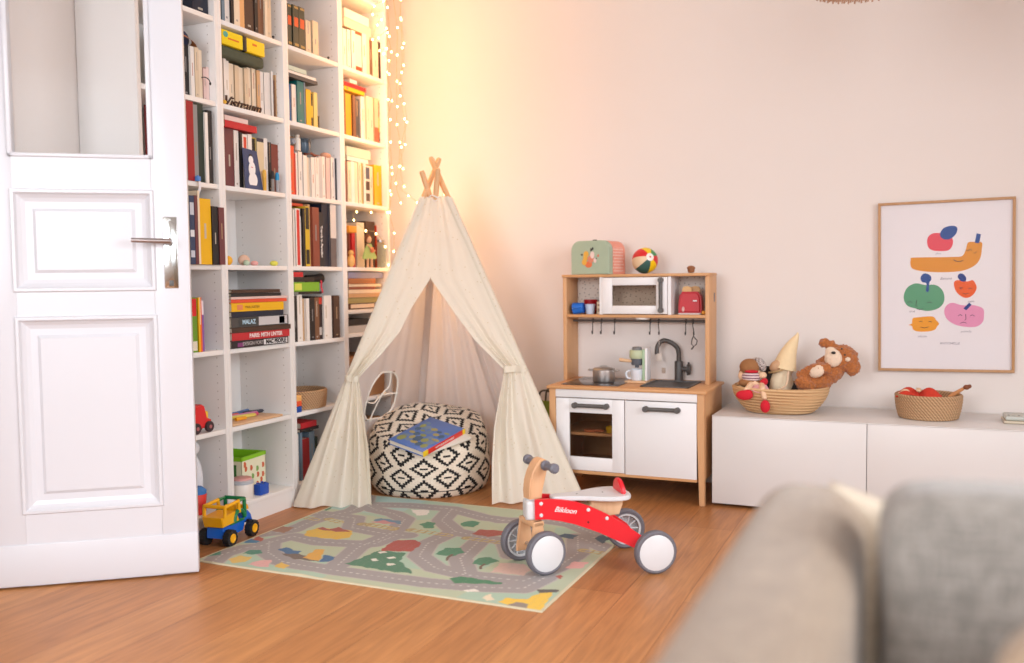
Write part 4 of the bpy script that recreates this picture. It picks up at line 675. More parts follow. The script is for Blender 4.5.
gx = np.linspace(RX0, RX1, nx + 1); gy = np.linspace(RY0, RY1, ny + 1); PX, PY = np.meshgrid(gx, gy, indexing='ij')
cx_, cy_ = (RX0 + RX1) / 2, (RY0 + RY1) / 2
ripple = lambda x, y: .0045 + .004 * math.exp(-((x - 1.10) / .05) ** 2) * math.exp(-((y - RY0) / .12) ** 2)
me = bpy.data.meshes.new('play_rug'); W = ny + 1
top = [(x - cx_, y - cy_, ripple(x, y)) for x in gx for y in gy]
skirt_i = [i * W for i in range(nx + 1)] + [nx * W + j for j in range(1, ny + 1)] + [i * W + ny for i in range(nx - 1, -1, -1)] + [j for j in range(ny - 1, 0, -1)]
nb = len(top); vs_ = top + [(top[i][0], top[i][1], .0002) for i in skirt_i]; ns = len(skirt_i)
fs_ = [(i * W + j, (i + 1) * W + j, (i + 1) * W + j + 1, i * W + j + 1) for i in range(nx) for j in range(ny)] + [(nb + k, nb + (k + 1) % ns, skirt_i[(k + 1) % ns], skirt_i[k]) for k in range(ns)]
me.from_pydata(vs_, [], fs_); ca = me.color_attributes.new('print', 'FLOAT_COLOR', 'POINT')
cc = rug_colours(PX, PY).reshape(-1, 3); cc = np.vstack([cc, np.tile(np.array(lin('#CFC6A8')[:3]), (ns, 1))]); ca.data.foreach_set('color', np.hstack([cc, np.ones((len(cc), 1))]).astype(np.float32).ravel())
me.materials.append(vcol_material('printed_rug', 'print')); me.polygons.foreach_set('use_smooth', [True] * len(me.polygons))
o = bpy.data.objects.new('play_rug', me); C.objects.link(o); o.location = (cx_, cy_, 0); tag(o, 'rectangular play rug printed with grey roads, trees and houses on the wooden floor', 'rug')

# ------------------------------------------------------------------ teepee
CANVAS = translucent('natural_canvas', '#F7F0E0', .32, .2)
LINING = translucent('white_muslin', '#F8F3F1', .55, .2)
# small brown and gold flecks in the canvas
N = CANVAS.node_tree.nodes; L = CANVAS.node_tree.links; b = N['Principled BSDF']
tc = [n for n in N if n.type == 'TEX_COORD'][0]; vo = N.new('ShaderNodeTexVoronoi'); vo.inputs['Scale'].default_value = 38; L.new(tc.outputs['Object'], vo.inputs[0])
lt = N.new('ShaderNodeMath'); lt.operation = 'LESS_THAN'; lt.inputs[1].default_value = .11; L.new(vo.outputs['Distance'], lt.inputs[0])
mx = N.new('ShaderNodeMix'); mx.data_type = 'RGBA'; mx.inputs[7].default_value = lin('#DBCBA6'); L.new(lt.outputs[0], mx.inputs[0]); L.new([n for n in N if n.type == 'MIX' and n is not mx][0].outputs[2], mx.inputs[6]); L.new(mx.outputs[2], b.inputs['Base Color'])
AP = Vector((.907, -.520, 1.364)); FL = Vector((.535, -1.095, 0)); FR = Vector((1.605, -.54, 0)); BR = Vector((1.12, -.075, 0)); BL = Vector((.565, -.14, 0))
tp = thing('play_tent', 'cream canvas play tent on crossed wooden poles in the corner', 'play tent', ((FL + FR + BR + BL) / 4))
TW = wood('tent_pole_pine', '#E8BE92', '#D4A26E', 'z', .55)
TIP = [Vector((.906, -.47, 1.515)), Vector((.876, -.50, 1.518)), Vector((.858, -.555, 1.452)), Vector((.945, -.56, 1.457))]; FOOT = [FL, FR, BR, BL]
along = lambda i, z: FOOT[i].lerp(TIP[i], z / TIP[i].z)      # point of pole i at height z
for i in range(4):
    a = FOOT[i] + Vector((0, 0, .006)); e = TIP[i]; d = e - a
    m = MB(); m.tube([a, a + d * .5, e - d * .006, e], [.0125, .0125, .0125, .009], 16); m.build('pole', TW, tp)
def fold(p, n_, amp): return p + n_ * amp
# closed back, right and left walls hanging between the poles
def side(A, B, name, win=None, sag=.03, ph=0., top=.955, frill=.012, drop=.012, ctrl=None, mt=None, ia=0, ib=0):
    nrm = (B - A).cross(AP - A).normalized()
    def f(u, v):     # u along floor A->B, v height fraction
        base_ = A.lerp(B, u) if ctrl is None else A * (1 - u) ** 2 + ctrl * (2 * u * (1 - u)) + B * u * u; q0 = along(ia, v * top * AP.z) - A.lerp(AP, v * top); q1 = along(ib, v * top * AP.z) - B.lerp(AP, v * top); p = base_.lerp(AP, v * top) + q0 * (1 - u) + q1 * u; p.z += drop
        e = math.sin(PI * u); w_ = (1 - v)
        return p - nrm * (sag * e * math.sin(PI * min(1, v + .1)) ) + nrm * e * frill * (.3 + w_) * (math.sin(u * 19 + ph) + .5 * math.sin(u * 41 + ph * 2 + v * 3))
    m = MB(); m.grid(f, 56, 60, skip=win); return m.build(name, mt or LINING, tp), f
side(BR, BL, 'back_wall', ia=2, ib=3, ph=1.2, sag=-.02, frill=.016)
side(FR, BR, 'right_wall', ia=1, ib=2, ph=.4, sag=-.01, frill=.008, ctrl=Vector((1.26, -.43, 0)))
def win(u, v):
    # rounded opening with a flat sill
    x = (u - .48) / .17; y = (v * .955 - .300) / .080
    return abs(x) ** 3 + abs(y) ** 3 < 1
sw, fw_ = side(FL, BL, 'left_wall', ia=0, ib=3, win=win, ph=2.2, sag=0, frill=.006)
CORD = flat('#EFEAE0')
ring = []
for k in range(48):
    a = 2 * PI * k / 48; c, s = math.cos(a), math.sin(a); q = (abs(c) ** 3 + abs(s) ** 3) ** (-1 / 3); ring.append(fw_(.48 + .17 * q * c, (.300 + .080 * q * s) / .955))
m = MB(); m.tube(ring, .004, 8, closed=True); m.build('window_piping', CORD, tp)
tm = fw_(.53, .382 / .955); bm_ = fw_(.46, .218 / .955); lm = fw_(.31, .290 / .955); rm_ = fw_(.67, .300 / .955)
m = MB(); mid = (tm + bm_) / 2
m.tube(smoothpts([tm, tm.lerp(mid, .6) + Vector((.01, .02, 0)), mid, bm_ + Vector((0, -.02, 0)), bm_]), .0035, 8); m.tube(smoothpts([lm, lm.lerp(mid, .5) - Vector((0, 0, .02)), mid, rm_]), .0035, 8); m.build('window_cord', CORD, tp)
# front: two curtains, joined above the opening, tied back to the poles and falling to the floor
FN = (FR - FL).cross(AP - FL).normalized()
if FN.y > 0: FN = -FN
PK = Vector((.935, -.627, .963)); TOPF = Vector((.907, -.53, 1.332))
SL = (FL - FR).normalized(); outL = lambda z: along(0, z) + FN * .014 + SL * .017; outR = lambda z: along(1, z) + FN * .014 - SL * (.017 - .010 * z)
inL = [(0, Vector((.826, -.975, .006))), (.12, Vector((.802, -.940, .12))), (.228, Vector((.781, -.916, .228))), (.378, Vector((.740, -.890, .378))), (.48, Vector((.712, -.868, .48))), (.53, Vector((.700, -.862, .53))), (.568, Vector((.725, -.840, .568))), (.627, Vector((.773, -.800, .627))), (.73, Vector((.840, -.739, .73))), (.83, Vector((.872, -.695, .83))), (.963, PK), (1.332, TOPF)]
inR = [(0, Vector((1.286, -.758, .006))), (.168, Vector((1.267, -.714, .168))), (.316, Vector((1.260, -.672, .316))), (.438, Vector((1.268, -.633, .438))), (.522, Vector((1.275, -.604, .522))), (.559, Vector((1.275, -.593, .559))), (.62, Vector((1.215, -.603, .62))), (.687, Vector((1.146, -.613, .687))), (.806, Vector((1.052, -.620, .806))), (.963, PK), (1.332, TOPF)]
def curtain(outf, inn, tiez, sgn, name):
    def f(u, v):
        z = .008 + v * (1.332 - .008); z_ = z
        o_ = outf(z); i_ = interp(inn, z); p = o_.lerp(i_, u)
        if z < tiez: k = min(1, (tiez - z) / .30); amp = .005 + .017 * k
        else: k = min(1, (z - tiez) / .30); amp = .010 * (1 - k) + .003
        fo = math.sin(u * u * 2 * PI * 2.3 + u * 4 + sgn + .4 * math.sin(z * 7)) + .35 * math.sin(u * 31 + z * 4)
        ed = math.sin(PI * min(1, u * 1.0)) if z > tiez else min(1, u * 5)
        tie = math.exp(-((z - tiez) / .05) ** 2)
        p = p + FN * (amp * fo * ed + .018 * tie * math.sin(PI * u) + .012 * k * math.sin(PI * u) * (z < tiez))
        if v == 0: p.z = .006
        return p
    m = MB(); m.grid(f, 44, 110); return m.build(name, CANVAS, tp), f
cl, fl_ = curtain(outL, inL, .525, .4, 'left_curtain'); cr_, fr_ = curtain(outR, inR, .555, 2.2, 'right_curtain')
for nm, P_, s_ in (('left', fl_, 1), ('right', fr_, 1)):
    z = .525 if nm == 'left' else .555; v = (z - .008) / 1.324
    pts = [P_(u, v) + FN * .012 for u in (0, .25, .5, .75, 1)]; pts = [pts[0] - FN * .03] + pts + [pts[-1] - FN * .03]
    P2 = smoothpts(pts, 4); m = MB(); h_ = Vector((0, 0, .014)); n = len(P2); vs = [p - h_ for p in P2] + [p + h_ for p in P2] + [p - h_ + FN * .004 for p in P2] + [p + h_ + FN * .004 for p in P2]
    m.add(vs, [(i, i + 1, n + i + 1, n + i) for i in range(n - 1)] + [(2*n + i, 2*n + i + 1, 3*n + i + 1, 3*n + i) for i in range(n - 1)] + [(n + i, n + i + 1, 3*n + i + 1, 3*n + i) for i in range(n - 1)] + [(i, i + 1, 2*n + i + 1, 2*n + i) for i in range(n - 1)]); m.build('tie_band', CANVAS, tp)
# pole sleeves stitched at the front corners
for i in range(4):
    m = MB(); m.tube([along(i, z) for z in (.012, .4, .8, 1.2, 1.325)], [.0205, .0205, .0195, .0185, .0175], 16, cap=False); m.build('pole_sleeve', CANVAS if i < 2 else LINING, tp)
m = MB(); m.tube(smoothpts([AP + Vector((.03 * math.cos(a), .03 * math.sin(a), -.03 + .006 * math.sin(3 * a))) for a in [k * PI / 4 for k in range(8)]], 3), .0035, 8, closed=True); m.build('lashing_cord', CORD, tp)

# ------------------------------------------------------------------ pouf
def motif(s, t):       # integer cell coordinates -> True where black
    r0 = round(t / 6)
    for row in (r0 - 1, r0, r0 + 1):
        ds = (s - (9 if row % 2 else 0) + 9) % 18 - 9; dt = t - row * 6; d = abs(ds) + abs(dt)
        if d == 0 or (dt == 0 and abs(ds) == 1) or d in (4, 5): return True
    return False
PR, PH = .273, .300; pc = Vector((.872, -.55, 0)); AWAY = (-.404, .915)
prof = []; nprof = 165
def pprof(a):   # a in 0..1 from bottom edge over the side to the top centre
    L1, L2 = PH, PR; s = a * (L1 + L2)
    if s < L1:
        z = s; k = z / PH; r = PR * (1 - .10 * (2 * k - 1) ** 6) * (.965 + .035 * math.sin(PI * k)); return r, max(.001, z * .97)
    k = (s - L1) / L2; return PR * .905 * (1 - k), PH * .97 + .035 * math.sin(min(1, k * 1.3) * PI / 2) - .012 * math.sin(PI * k) * 0
cell = .0119; nseg = 432
m = MB(); rows = [pprof(i / nprof) for i in range(nprof + 1)]
def P3(i, k):
    r, z = rows[i]; a = 2 * PI * k / nseg; lump = 1 + .022 * math.sin(2 * a + 1) + .016 * math.sin(5 * a + z * 9); sag = .018 * math.exp(-(((r * math.cos(a) - .02) / .12) ** 2 + ((r * math.sin(a) + .02) / .12) ** 2)) if z > PH * .9 else 0
    k = (r * math.cos(a) * AWAY[0] + r * math.sin(a) * AWAY[1]) / PR; lean = 1 + .26 * k * min(1, z / .2)
    return (pc.x + r * lump * math.cos(a), pc.y + r * lump * math.sin(a), (z - sag + (.006 * math.sin(a * 3) if z > .2 else 0)) * lean)
vs = [P3(i, k) for i in range(nprof + 1) for k in range(nseg)]; fs = []; mi = []
for i in range(nprof):
    rr_, zz_ = rows[i]
    for k in range(nseg):
        fs.append((i * nseg + k, i * nseg + (k + 1) % nseg, (i + 1) * nseg + (k + 1) % nseg, (i + 1) * nseg + k)); a = 2 * PI * (k + .5) / nseg; sdist = (i + .5) / nprof * (PH + PR)
        if sdist < PH: s_, t_ = math.floor(a / (2 * PI) * 144), math.floor(sdist / cell) + 3; blk = motif(s_, t_)
        else:
            r = PH + PR - sdist; x, y = r * math.cos(a + .5), r * math.sin(a + .5); blk = motif(math.floor(x / cell), math.floor(y / cell)) and r < PR * .985
        mi.append(1 if blk else 0)
m.v = vs; m.f = fs + [tuple(range(nseg))[::-1]]; m.m = mi + [0]
CREAMF = weave('cream_cotton_weave', '#E9DDCB', '#D9C9B4', 500, 500, .95, .3); BLACKF = mat('black_cotton_weave', '#232020', .95, .15, 200, .4, 700)
o = m.build('pouf', [CREAMF, BLACKF], None, loc=(pc.x, pc.y, 0)); tag(o, 'round cream pouf with black stepped-diamond pattern inside the tent', 'pouf')
m = MB(); m.tube([(pc.x + PR * .957 * math.cos(a), pc.y + PR * .957 * math.sin(a), .035) for a in [2 * PI * k / 60 for k in range(60)]], .0022, 6, closed=True); m.build('seam', BLACKF, o)
# two books lying on the pouf
bz = .29
def flat_book(cx, cy, z, w_, l_, th, rz, tiltx, cover, spine, lab, pic=None):
    t = bpy.data.objects.new('picture_book', None); C.objects.link(t); t.matrix_world = T(cx, cy, z) @ Matrix.Rotation(math.radians(tiltx), 4, Vector((.915, .404, 0))) @ RZ(rz); tag(t, lab, 'book')
    m = MB(); m.box(-w_/2, w_/2, -l_/2, l_/2, 0, .0025, .0008); m.box(-w_/2, w_/2, -l_/2, l_/2, th - .0025, th, .0008); m.build('cover', flat(cover, .35), t)
    m = MB(); m.box(w_/2 - .003, w_/2 + .0006, -l_/2, l_/2, 0, th, .0008); sp = m.build('spine', flat(spine, .35), t)
    m = MB(); m.box(-w_/2 + .004, w_/2 - .003, -l_/2 + .004, l_/2 - .004, .0025, th - .0025); m.build('pages', PAPER, t)
    return t, sp
t, sp = flat_book(.955, -.715, .256, .205, .275, .024, math.radians(-13.4), 17, '#4E72B4', '#D8382C', 'blue-covered picture book with a red and yellow spine on the pouf')
m = MB(); m.box(.1, .1037, -.1385, -.108, -.0004, .0245, .0008); m.box(.1, .1037, .12, .1385, -.0004, .0245, .0008); m.build('spine_end', flat('#EFCB2E', .35), sp)
M_ = frame3((.1035, .0, .012), (0, 1, 0), (0, 0, 1), (1, 0, 0)); text('spine_lettering', 'WIMMELBUCH WALD', .0125, flat('#F3E9E2'), sp, M_, .0003)
m = MB(); rr = random.Random(5)
for k in range(26):
    x, y, s_ = -.07 + .035 * (k % 5) + rr.uniform(-.004, .004), -.09 + .034 * (k // 5) + rr.uniform(-.004, .004), rr.uniform(.014, .022); m.lathe([(s_, .0), (s_, .0007)], c=(x, y, .0240), seg=7, rx=1, ry=rr.uniform(.5, 1.4), mi=k % 4)
m.build('cover_picture', [flat('#8C9258'), flat('#6F86A0'), flat('#A79A5E'), flat('#45607A')], t)
t2, sp2 = flat_book(.985, -.690, .249, .19, .25, .010, math.radians(-28), 17, '#E9E2D6', '#E9E2D6', 'thin pale picture book under the blue one on the pouf')

# ------------------------------------------------------------------ ride-on bike (local x forward, y towards the wooden cabinets, z up)
bk = bpy.data.objects.new('ride_on_bike', None); C.objects.link(bk); bk.location = (2.072, -1.2575, 0.0); bk.rotation_euler = (0, 0, math.atan2(-.588, -.808)); tag(bk, 'red and white wooden ride-on bike with four grey-tyred wheels, half on the rug', 'ride-on bike')
REDM = mat('red_lacquer_wood', '#E01F2D', .32, .02, 20); WHM = mat('white_lacquer_wood', '#D8D8DA', .35, .02, 10); BEECH = wood('beech_veneer', '#E3B78F', '#D09C6E', 'z', .45)
FRX = lambda: None
# lateral: +y is the camera side here because the frame points away from the cabinets
def bwheel(x, y, s, spoke_in):
    R_ = .0695; c = (x, y, R_ + .0008 + (.005 if x > .2 else 0)); Mx = Matrix.Rotation(-PI/2 * s, 3, 'X')
    if x > .2: Mx = Matrix.Rotation(STEER, 3, 'Z') @ Mx
    m = MB(); m.lathe([(.055, -.013), (.064, -.0145), (R_, -.009), (R_ + .0003, 0), (R_, .009), (.064, .0145), (.055, .013)], c=c, M=Mx, seg=56, cap=False); m.lathe([(.055, -.014), (.055, .014)], c=c, M=Mx, seg=56, cap=False); ty = m.build('wheel', GREYRUB, bk)
    m = MB(); m.lathe([(.0, .0155), (.054, .0155), (.059, .0130)], c=c, M=Mx, seg=56, cap=False); m.build('wheel_disc', WHM, ty)
    m = MB(); m.lathe([(.0475, -.012), (.0555, -.012), (.0555, .010), (.0475, .010), (.0475, -.012)], c=c, M=Mx, seg=48, cap=False)
    for k in range(10):
        a = 2 * PI * k / 10; d = Mx @ Vector((math.cos(a), math.sin(a), 0)); ax_ = Mx @ Vector((0, 0, 1)); m.tube([Vector(c) + d * .01 - ax_ * .004, Vector(c) + d * .049 - ax_ * .004], .0028, 8)
    m.lathe([(.013, -.014), (.013, .004)], c=c, M=Mx, seg=20); m.build('rim', mat('light_grey_plastic', '#C9CCCE', .45, .03), ty)
STEER = math.radians(15)
for y, s in ((.145, 1), (-.145, -1)): bwheel(0, y, s, 0)
sx_, sy_ = math.cos(STEER), math.sin(STEER)
for l_, s in ((.088, 1), (-.088, -1)): bwheel(.372 - sy_ * l_, sy_ * 0 + sx_ * l_, s, 0)
zc = .0703
m = MB(); m.tube([(0, -.135, zc), (0, .135, zc)], .006, 12); m.build('axle', STEEL, bk)
m = MB(); m.tube([(.372 + sy_ * .08, -sx_ * .08, zc + .005), (.372 - sy_ * .08, sx_ * .08, zc + .005)], .006, 12); m.build('axle', STEEL, bk)
# two red side beams that splay outwards to the rear wheels
beam = [(.372, .238), (.33, .2385), (.28, .233), (.235, .224), (.19, .209), (.14, .186), (.09, .157), (.045, .125), (.0, .092), (-.012, .078), (-.006, .062), (.012, .056), (.05, .075), (.09, .092), (.13, .108), (.16, .122), (.20, .136), (.24, .150), (.29, .164), (.33, .172), (.372, .174)]
for s in (1, -1):
    m = MB(); n = len(beam); th = .012; off = lambda x: s * (.030 + .098 * max(0, min(1, (.24 - x) / .22)) ** 1.3)
    vs = [(x, off(x), z) for x, z in beam] + [(x, off(x) + s * th, z) for x, z in beam]; top_ = beam[:9]
    # faces between the upper and lower outline
    up_ = list(range(0, 10)); lo_ = [20, 19, 18, 17, 16, 15, 14, 13, 12, 11, 10]
    pairs = [(0, 20), (1, 19), (2, 18), (3, 17), (4, 16), (5, 15), (6, 14), (7, 13), (8, 12), (9, 11)]
    fs = []
    for (a, b_), (c_, d_) in zip(pairs, pairs[1:]): fs += [(a, b_, d_, c_), (n + a, n + c_, n + d_, n + b_)]
    fs += [(9, 11, 10), (n + 9, n + 10, n + 11)]
    fs += [(i, (i + 1) % n, n + (i + 1) % n, n + i) for i in range(n)]
    m.add(vs, fs); sb = m.build('side_beam', REDM, bk, angle=50)
    mm_ = MB()
    for x, z in ((.352, .225), (.352, .187), (.196, .198), (.140, .172)): mm_.lathe([(.0065, 0), (.0055, .0025), (.001, .003)], c=(x, off(x) + s * (th - .0005), z), M=Matrix.Rotation(-PI/2 * s, 3, 'X'), seg=18)
    mm_.build('bolt_cap', WHM, sb)
    mm_ = MB(); mm_.lathe([(.003, 0), (.003, .0012)], c=(.197, off(.197) + s * th, .157), M=Matrix.Rotation(-PI/2 * s, 3, 'X'), seg=12); mm_.build('bolt_hole', BLACK, sb)
text('name_print', 'Bikloon', .0245, flat('#F6EDEE'), bk, frame3((.271, .0435, .198), (-.985, 0, -.17), (-.17, 0, .985), (0, 1, 0)), .0006, bold=.0001, shear=.35)
m = MB(); m.box(.352, .398, -.033, .033, .168, .232, .010); m.build('head_block', WHM, bk)
m = MB(); m.tube([(.376, 0, .166), (.376, 0, .236)], .019, 24); m.build('steering_collar', mat('light_grey_plastic', '#C9CCCE', .45, .03), bk)
Ms = T(.376, 0, 0) @ RZ(STEER) @ T(-.376, 0, 0)
# bent plywood fork legs and the arched handlebar post
m = MB()
pts = [(.408, .052), (.406, .075), (.398, .13), (.392, .168), (.360, .168), (.356, .13), (.352, .09), (.350, .06), (.365, .052)]
for y in (-.052, .040): m.prism(pts, .012, Ms @ T(0, y + .012, 0) @ frame3((0, 0, 0), (1, 0, 0), (0, 0, 1), (0, -1, 0)), bev=.002)
m.box(.355, .395, -.052, .052, .150, .168, .004, M=Ms); m.build('fork', BEECH, bk)
m = MB()
arc = [(.392, .236), (.394, .262), (.390, .295), (.380, .325), (.366, .350), (.352, .363), (.339, .366), (.328, .360), (.323, .348), (.326, .330), (.334, .300), (.342, .270), (.348, .236)]
m.prism(arc, .050, Ms @ T(0, .025, 0) @ frame3((0, 0, 0), (1, 0, 0), (0, 0, 1), (0, -1, 0)), bev=.004); m.build('handlebar_post', BEECH, bk)
m = MB(); hbp = [(.338, y, .345) for y in (-.095, -.088, -.035, -.031, .031, .035, .088, .095)]
for s in (1, -1): m.tube([Ms @ Vector((.338, s * a, .345)) for a in (.029, .031, .036, .04, .078, .082, .094, .100)], [.017, .017, .0165, .012, .012, .0165, .0165, .010], 20)
m.build('handlebar_grip', mat('grey_grip', '#6E6E78', .5, .04), bk)
# saddle board, saddle support and back rest
seat = [(.308, -.022), (.308, .022), (.29, .027), (.25, .032), (.20, .045), (.155, .066), (.115, .078), (.08, .078), (.056, .064), (.044, .035), (.042, 0), (.044, -.035), (.056, -.064), (.08, -.078), (.115, -.078), (.15, -.068), (.20, -.045), (.25, -.032), (.29, -.027)]
sp_ = [p.to_2d() for p in smoothpts([(x, y, 0) for x, y in seat] + [(*seat[0], 0)], 4)][:-1]
m = MB(); m.prism([tuple(p) for p in sp_][::-1], .014, Matrix.Identity(4) @ T(0, 0, .226), bev=.003); m.build('saddle', WHM, bk)
m = MB(); m.lathe([(.003, .240), (.003, .2406)], c=(.22, 0, 0), seg=12); m.lathe([(.003, .240), (.003, .2406)], c=(.13, 0, 0), seg=12); m.build('screw', DARKGREY, bk)
m = MB(); m.prism([(.178, .19), (.178, .226), (.066, .226), (.068, .20), (.08, .168), (.13, .165)], .05, T(0, .025, 0) @ frame3((0, 0, 0), (1, 0, 0), (0, 0, 1), (0, -1, 0)), bev=.003); m.box(.17, .352, -.03, .03, .188, .206, .002); m.build('saddle_support', PALEWOOD, bk)
m = MB(); hp = [(.047 * math.cos(a), .048 * math.sin(a)) for a in [PI * k / 16 for k in range(17)]]
m.prism(hp, .016, T(.062, 0, .239) @ Matrix.Rotation(.12, 4, 'Y') @ frame3((0, 0, 0), (0, 1, 0), (0, 0, 1), (1, 0, 0)), bev=.004); m.build('back_rest', REDM, bk)
m = MB(); m.tube([(.376, .0, .166), (.376, .0, .15)], .015, 16); m.build('steering_pin', STEEL, bk)

# ------------------------------------------------------------------ toy tipper digger by the door edge (local x forward = towards the shelves)
tk = bpy.data.objects.new('toy_digger', None); C.objects.link(tk); tk.location = (.600, -1.585, .0008); tk.scale = (1.12, 1.12, 1.1); tk.rotation_euler = (0, 0, math.radians(98)); tag(tk, 'blue and yellow plastic toy digger with green frame beside the door', 'toy digger')
BLU = flat('#1463C8', .3); YEL = flat('#F2B011', .3); GRN = flat('#0E7A48', .3); TYRE = mat('toy_tyre_black', '#1A1A1C', .6, .1)
for x in (-.066, .062):
    for s in (1, -1):
        Mx = Matrix.Rotation(-PI/2 * s, 3, 'X'); c = (x, s * .045, .027); m = MB(); m.lathe([(.018, -.012), (.026, -.011), (.027, -.006), (.027, .006), (.026, .011), (.018, .012), (.012, .009)], c=c, M=Mx, seg=28)
        for k in range(14): a = 2 * PI * k / 14; d = Mx @ Vector((math.cos(a), math.sin(a), 0)); m.box(-.0025, .0025, -.011, .011, -.001, .0015, M=Matrix.Translation(Vector(c) + d * .0265) @ (Mx @ Matrix.Rotation(a, 3, 'Z') @ Matrix.Rotation(PI/2, 3, 'Y') @ Matrix.Rotation(PI/2, 3, 'Z')).to_4x4())
        wh = m.build('wheel', TYRE, tk); m = MB(); m.lathe([(.015, .009), (.015, .0125), (.011, .0135), (.009, .011), (.0, .011)], c=c, M=Mx, seg=24, cap=False); m.build('hub', YEL, wh)
m = MB(); m.prism([(-.085, .028), (-.08, .062), (.012, .066), (.03, .074), (.045, .085), (.066, .086), (.082, .070), (.092, .045), (.088, .036), (.078, .052), (.062, .058), (.045, .050), (.034, .026), (-.03, .022)], .062, T(0, .031, 0) @ frame3((0, 0, 0), (1, 0, 0), (0, 0, 1), (0, -1, 0)), bev=.003); m.build('chassis', BLU, tk)
m = MB(); m.prism([(-.088, .066), (-.098, .100), (-.012, .104), (.004, .068)], .074, T(0, .037, 0) @ frame3((0, 0, 0), (1, 0, 0), (0, 0, 1), (0, -1, 0)), bev=.003); m.build('bucket', YEL, tk)
m = MB()
for y in (-.038, .038): m.tube([(-.082, y, .100), (-.080, y, .132), (-.004, y, .135), (.0, y, .096)], .0065, 10)
m.tube([(-.080, -.038, .132), (-.080, .038, .132)], .0065, 10); m.build('bucket_arm', YEL, tk)
m = MB()
for y in (-.036, .036): m.tube([(-.004, y, .135), (.034, y, .135), (.036, y, .075)], .0065, 10); m.tube(smoothpts([(-.025, y, .07), (-.018, y, .092), (.0, y, .102), (.02, y, .096), (.036, y, .074)]), .007, 10)
m.tube([(.034, -.036, .135), (.034, .036, .135)], .0065, 10); m.box(-.04, .04, -.034, .034, .060, .070, .003); m.build('cab_frame', GRN, tk)
m = MB(); m.prism([(.04, .074), (.046, .100), (.052, .108), (.076, .104), (.084, .086), (.07, .088), (.05, .080)], .048, T(0, .024, 0) @ frame3((0, 0, 0), (1, 0, 0), (0, 0, 1), (0, -1, 0)), bev=.003); m.box(.002, .02, -.02, .02, .070, .118, .004); m.tube([(.03, 0, .10), (.034, 0, .114)], .004, 8); m.lathe([(.012, 0), (.012, .003)], c=(.034, 0, .114), seg=16); m.build('bonnet', YEL, tk)

# ------------------------------------------------------------------ play kitchen
KX0, KX1, KY0, KY1, KZ = 1.431, 2.131, -.466, -.078, .4836
kt = thing('play_kitchen', 'birch and white wooden play kitchen with oven door, hob, sink and upper shelf', 'play kitchen', ((KX0 + KX1) / 2, (KY0 + KY1) / 2, 0))
K = lambda: MB()
m = K(); m.box(KX0 - .004, KX1 + .004, KY0 - .012, KY1, KZ - .014, KZ, .004); m.build('worktop', BIRCH, kt)
for x in (KX0 + .008, KX1 - .028):
    m = K(); m.box(x, x + .02, KY0 + .026, KY1, .105, KZ - .0145, .001); m.build('side_panel', BIRCHV, kt)
for i, x in enumerate((KX0 + .006, KX1 - .036)):
    m = K(); m.prism([(0, 0), (.021, 0), (.03, .30), (.03, KZ - .015), (0, KZ - .015)] if i == 0 else [(.009, 0), (.03, 0), (.03, KZ - .015), (0, KZ - .015), (0, .30)], .03, frame3((x, KY0 + .028, .0005), (1, 0, 0), (0, 0, 1), (0, -1, 0)), bev=.002); m.build('leg', BIRCHV, kt)
    m = K(); m.box(x, x + .026, KY1 - .03, KY1 - .001, .0005, .105, .002); m.build('leg', BIRCHV, kt)
m = K(); m.box(KX0 + .037, KX1 - .037, KY0 + .002, KY1, .098, .112, .001); m.build('bottom_board', BIRCH, kt)
m = K(); m.box(KX0 + .036, KX1 - .036, KY0, KY0 + .014, .434, KZ - .0145, .001); m.build('apron', KWHITE, kt)
m = K(); m.box(KX0 + .028, KX1 - .028, KY1 - .006, KY1 - .001, .112, KZ - .015); m.build('back_panel', wood('birch_inside', '#C79B70', '#B3875C', 'x'), kt)
xm = 1.783
m = K(); m.box(xm - .008, xm + .008, KY0 + .016, KY1 - .006, .112, .43); m.build('divider', BIRCHV, kt)
m = K(); m.box(KX0 + .028, xm - .008, KY0 + .04, KY1 - .006, .262, .274); m.build('oven_shelf', PALEWOOD, kt)
# oven door with window, plain sink door
x0, x1, z0, z1 = KX0 + .038, xm - .002, .114, .430; wx0, wx1, wz0, wz1 = 1.531, 1.727, .173, .368
m = K(); y0, y1 = KY0, KY0 + .015
m.box(x0, wx0, y0, y1, z0, z1, .0012); m.box(wx1, x1, y0, y1, z0, z1, .0012); m.box(wx0 - .001, wx1 + .001, y0, y1, z0, wz0, .0012); m.box(wx0 - .001, wx1 + .001, y0, y1, wz1, z1, .0012); od = m.build('oven_door', KWHITE, kt)
m = K(); m.box(wx0, wx1, y0 + .006, y0 + .009, wz0, wz1); m.build('window_pane', glass('smoky_pane', '#E6DED6', .8), od)
m = K(); m.box(xm + .002, KX1 - .038, y0, y1, z0 - .004, z1, .0015); sd = m.build('cabinet_door', KWHITE, kt)
def handle(p, q, par, r=.0125, stand=.022, n_=(0, -1, 0)):
    n_ = Vector(n_); p, q = Vector(p), Vector(q); m = MB(); d = (q - p).normalized()
    for e in (p, q): m.tube([e, e + n_ * stand, e + n_ * (stand + .004)], [r, r, r * .8], 18)
    m.tube([p + n_ * stand * .62, q + n_ * stand * .62], r * .72, 14); return m.build('handle', DARKGREY, par)
handle((1.560, y0, .401), (1.704, y0, .401), od); handle((1.878, y0, .399), (2.014, y0, .399), sd)
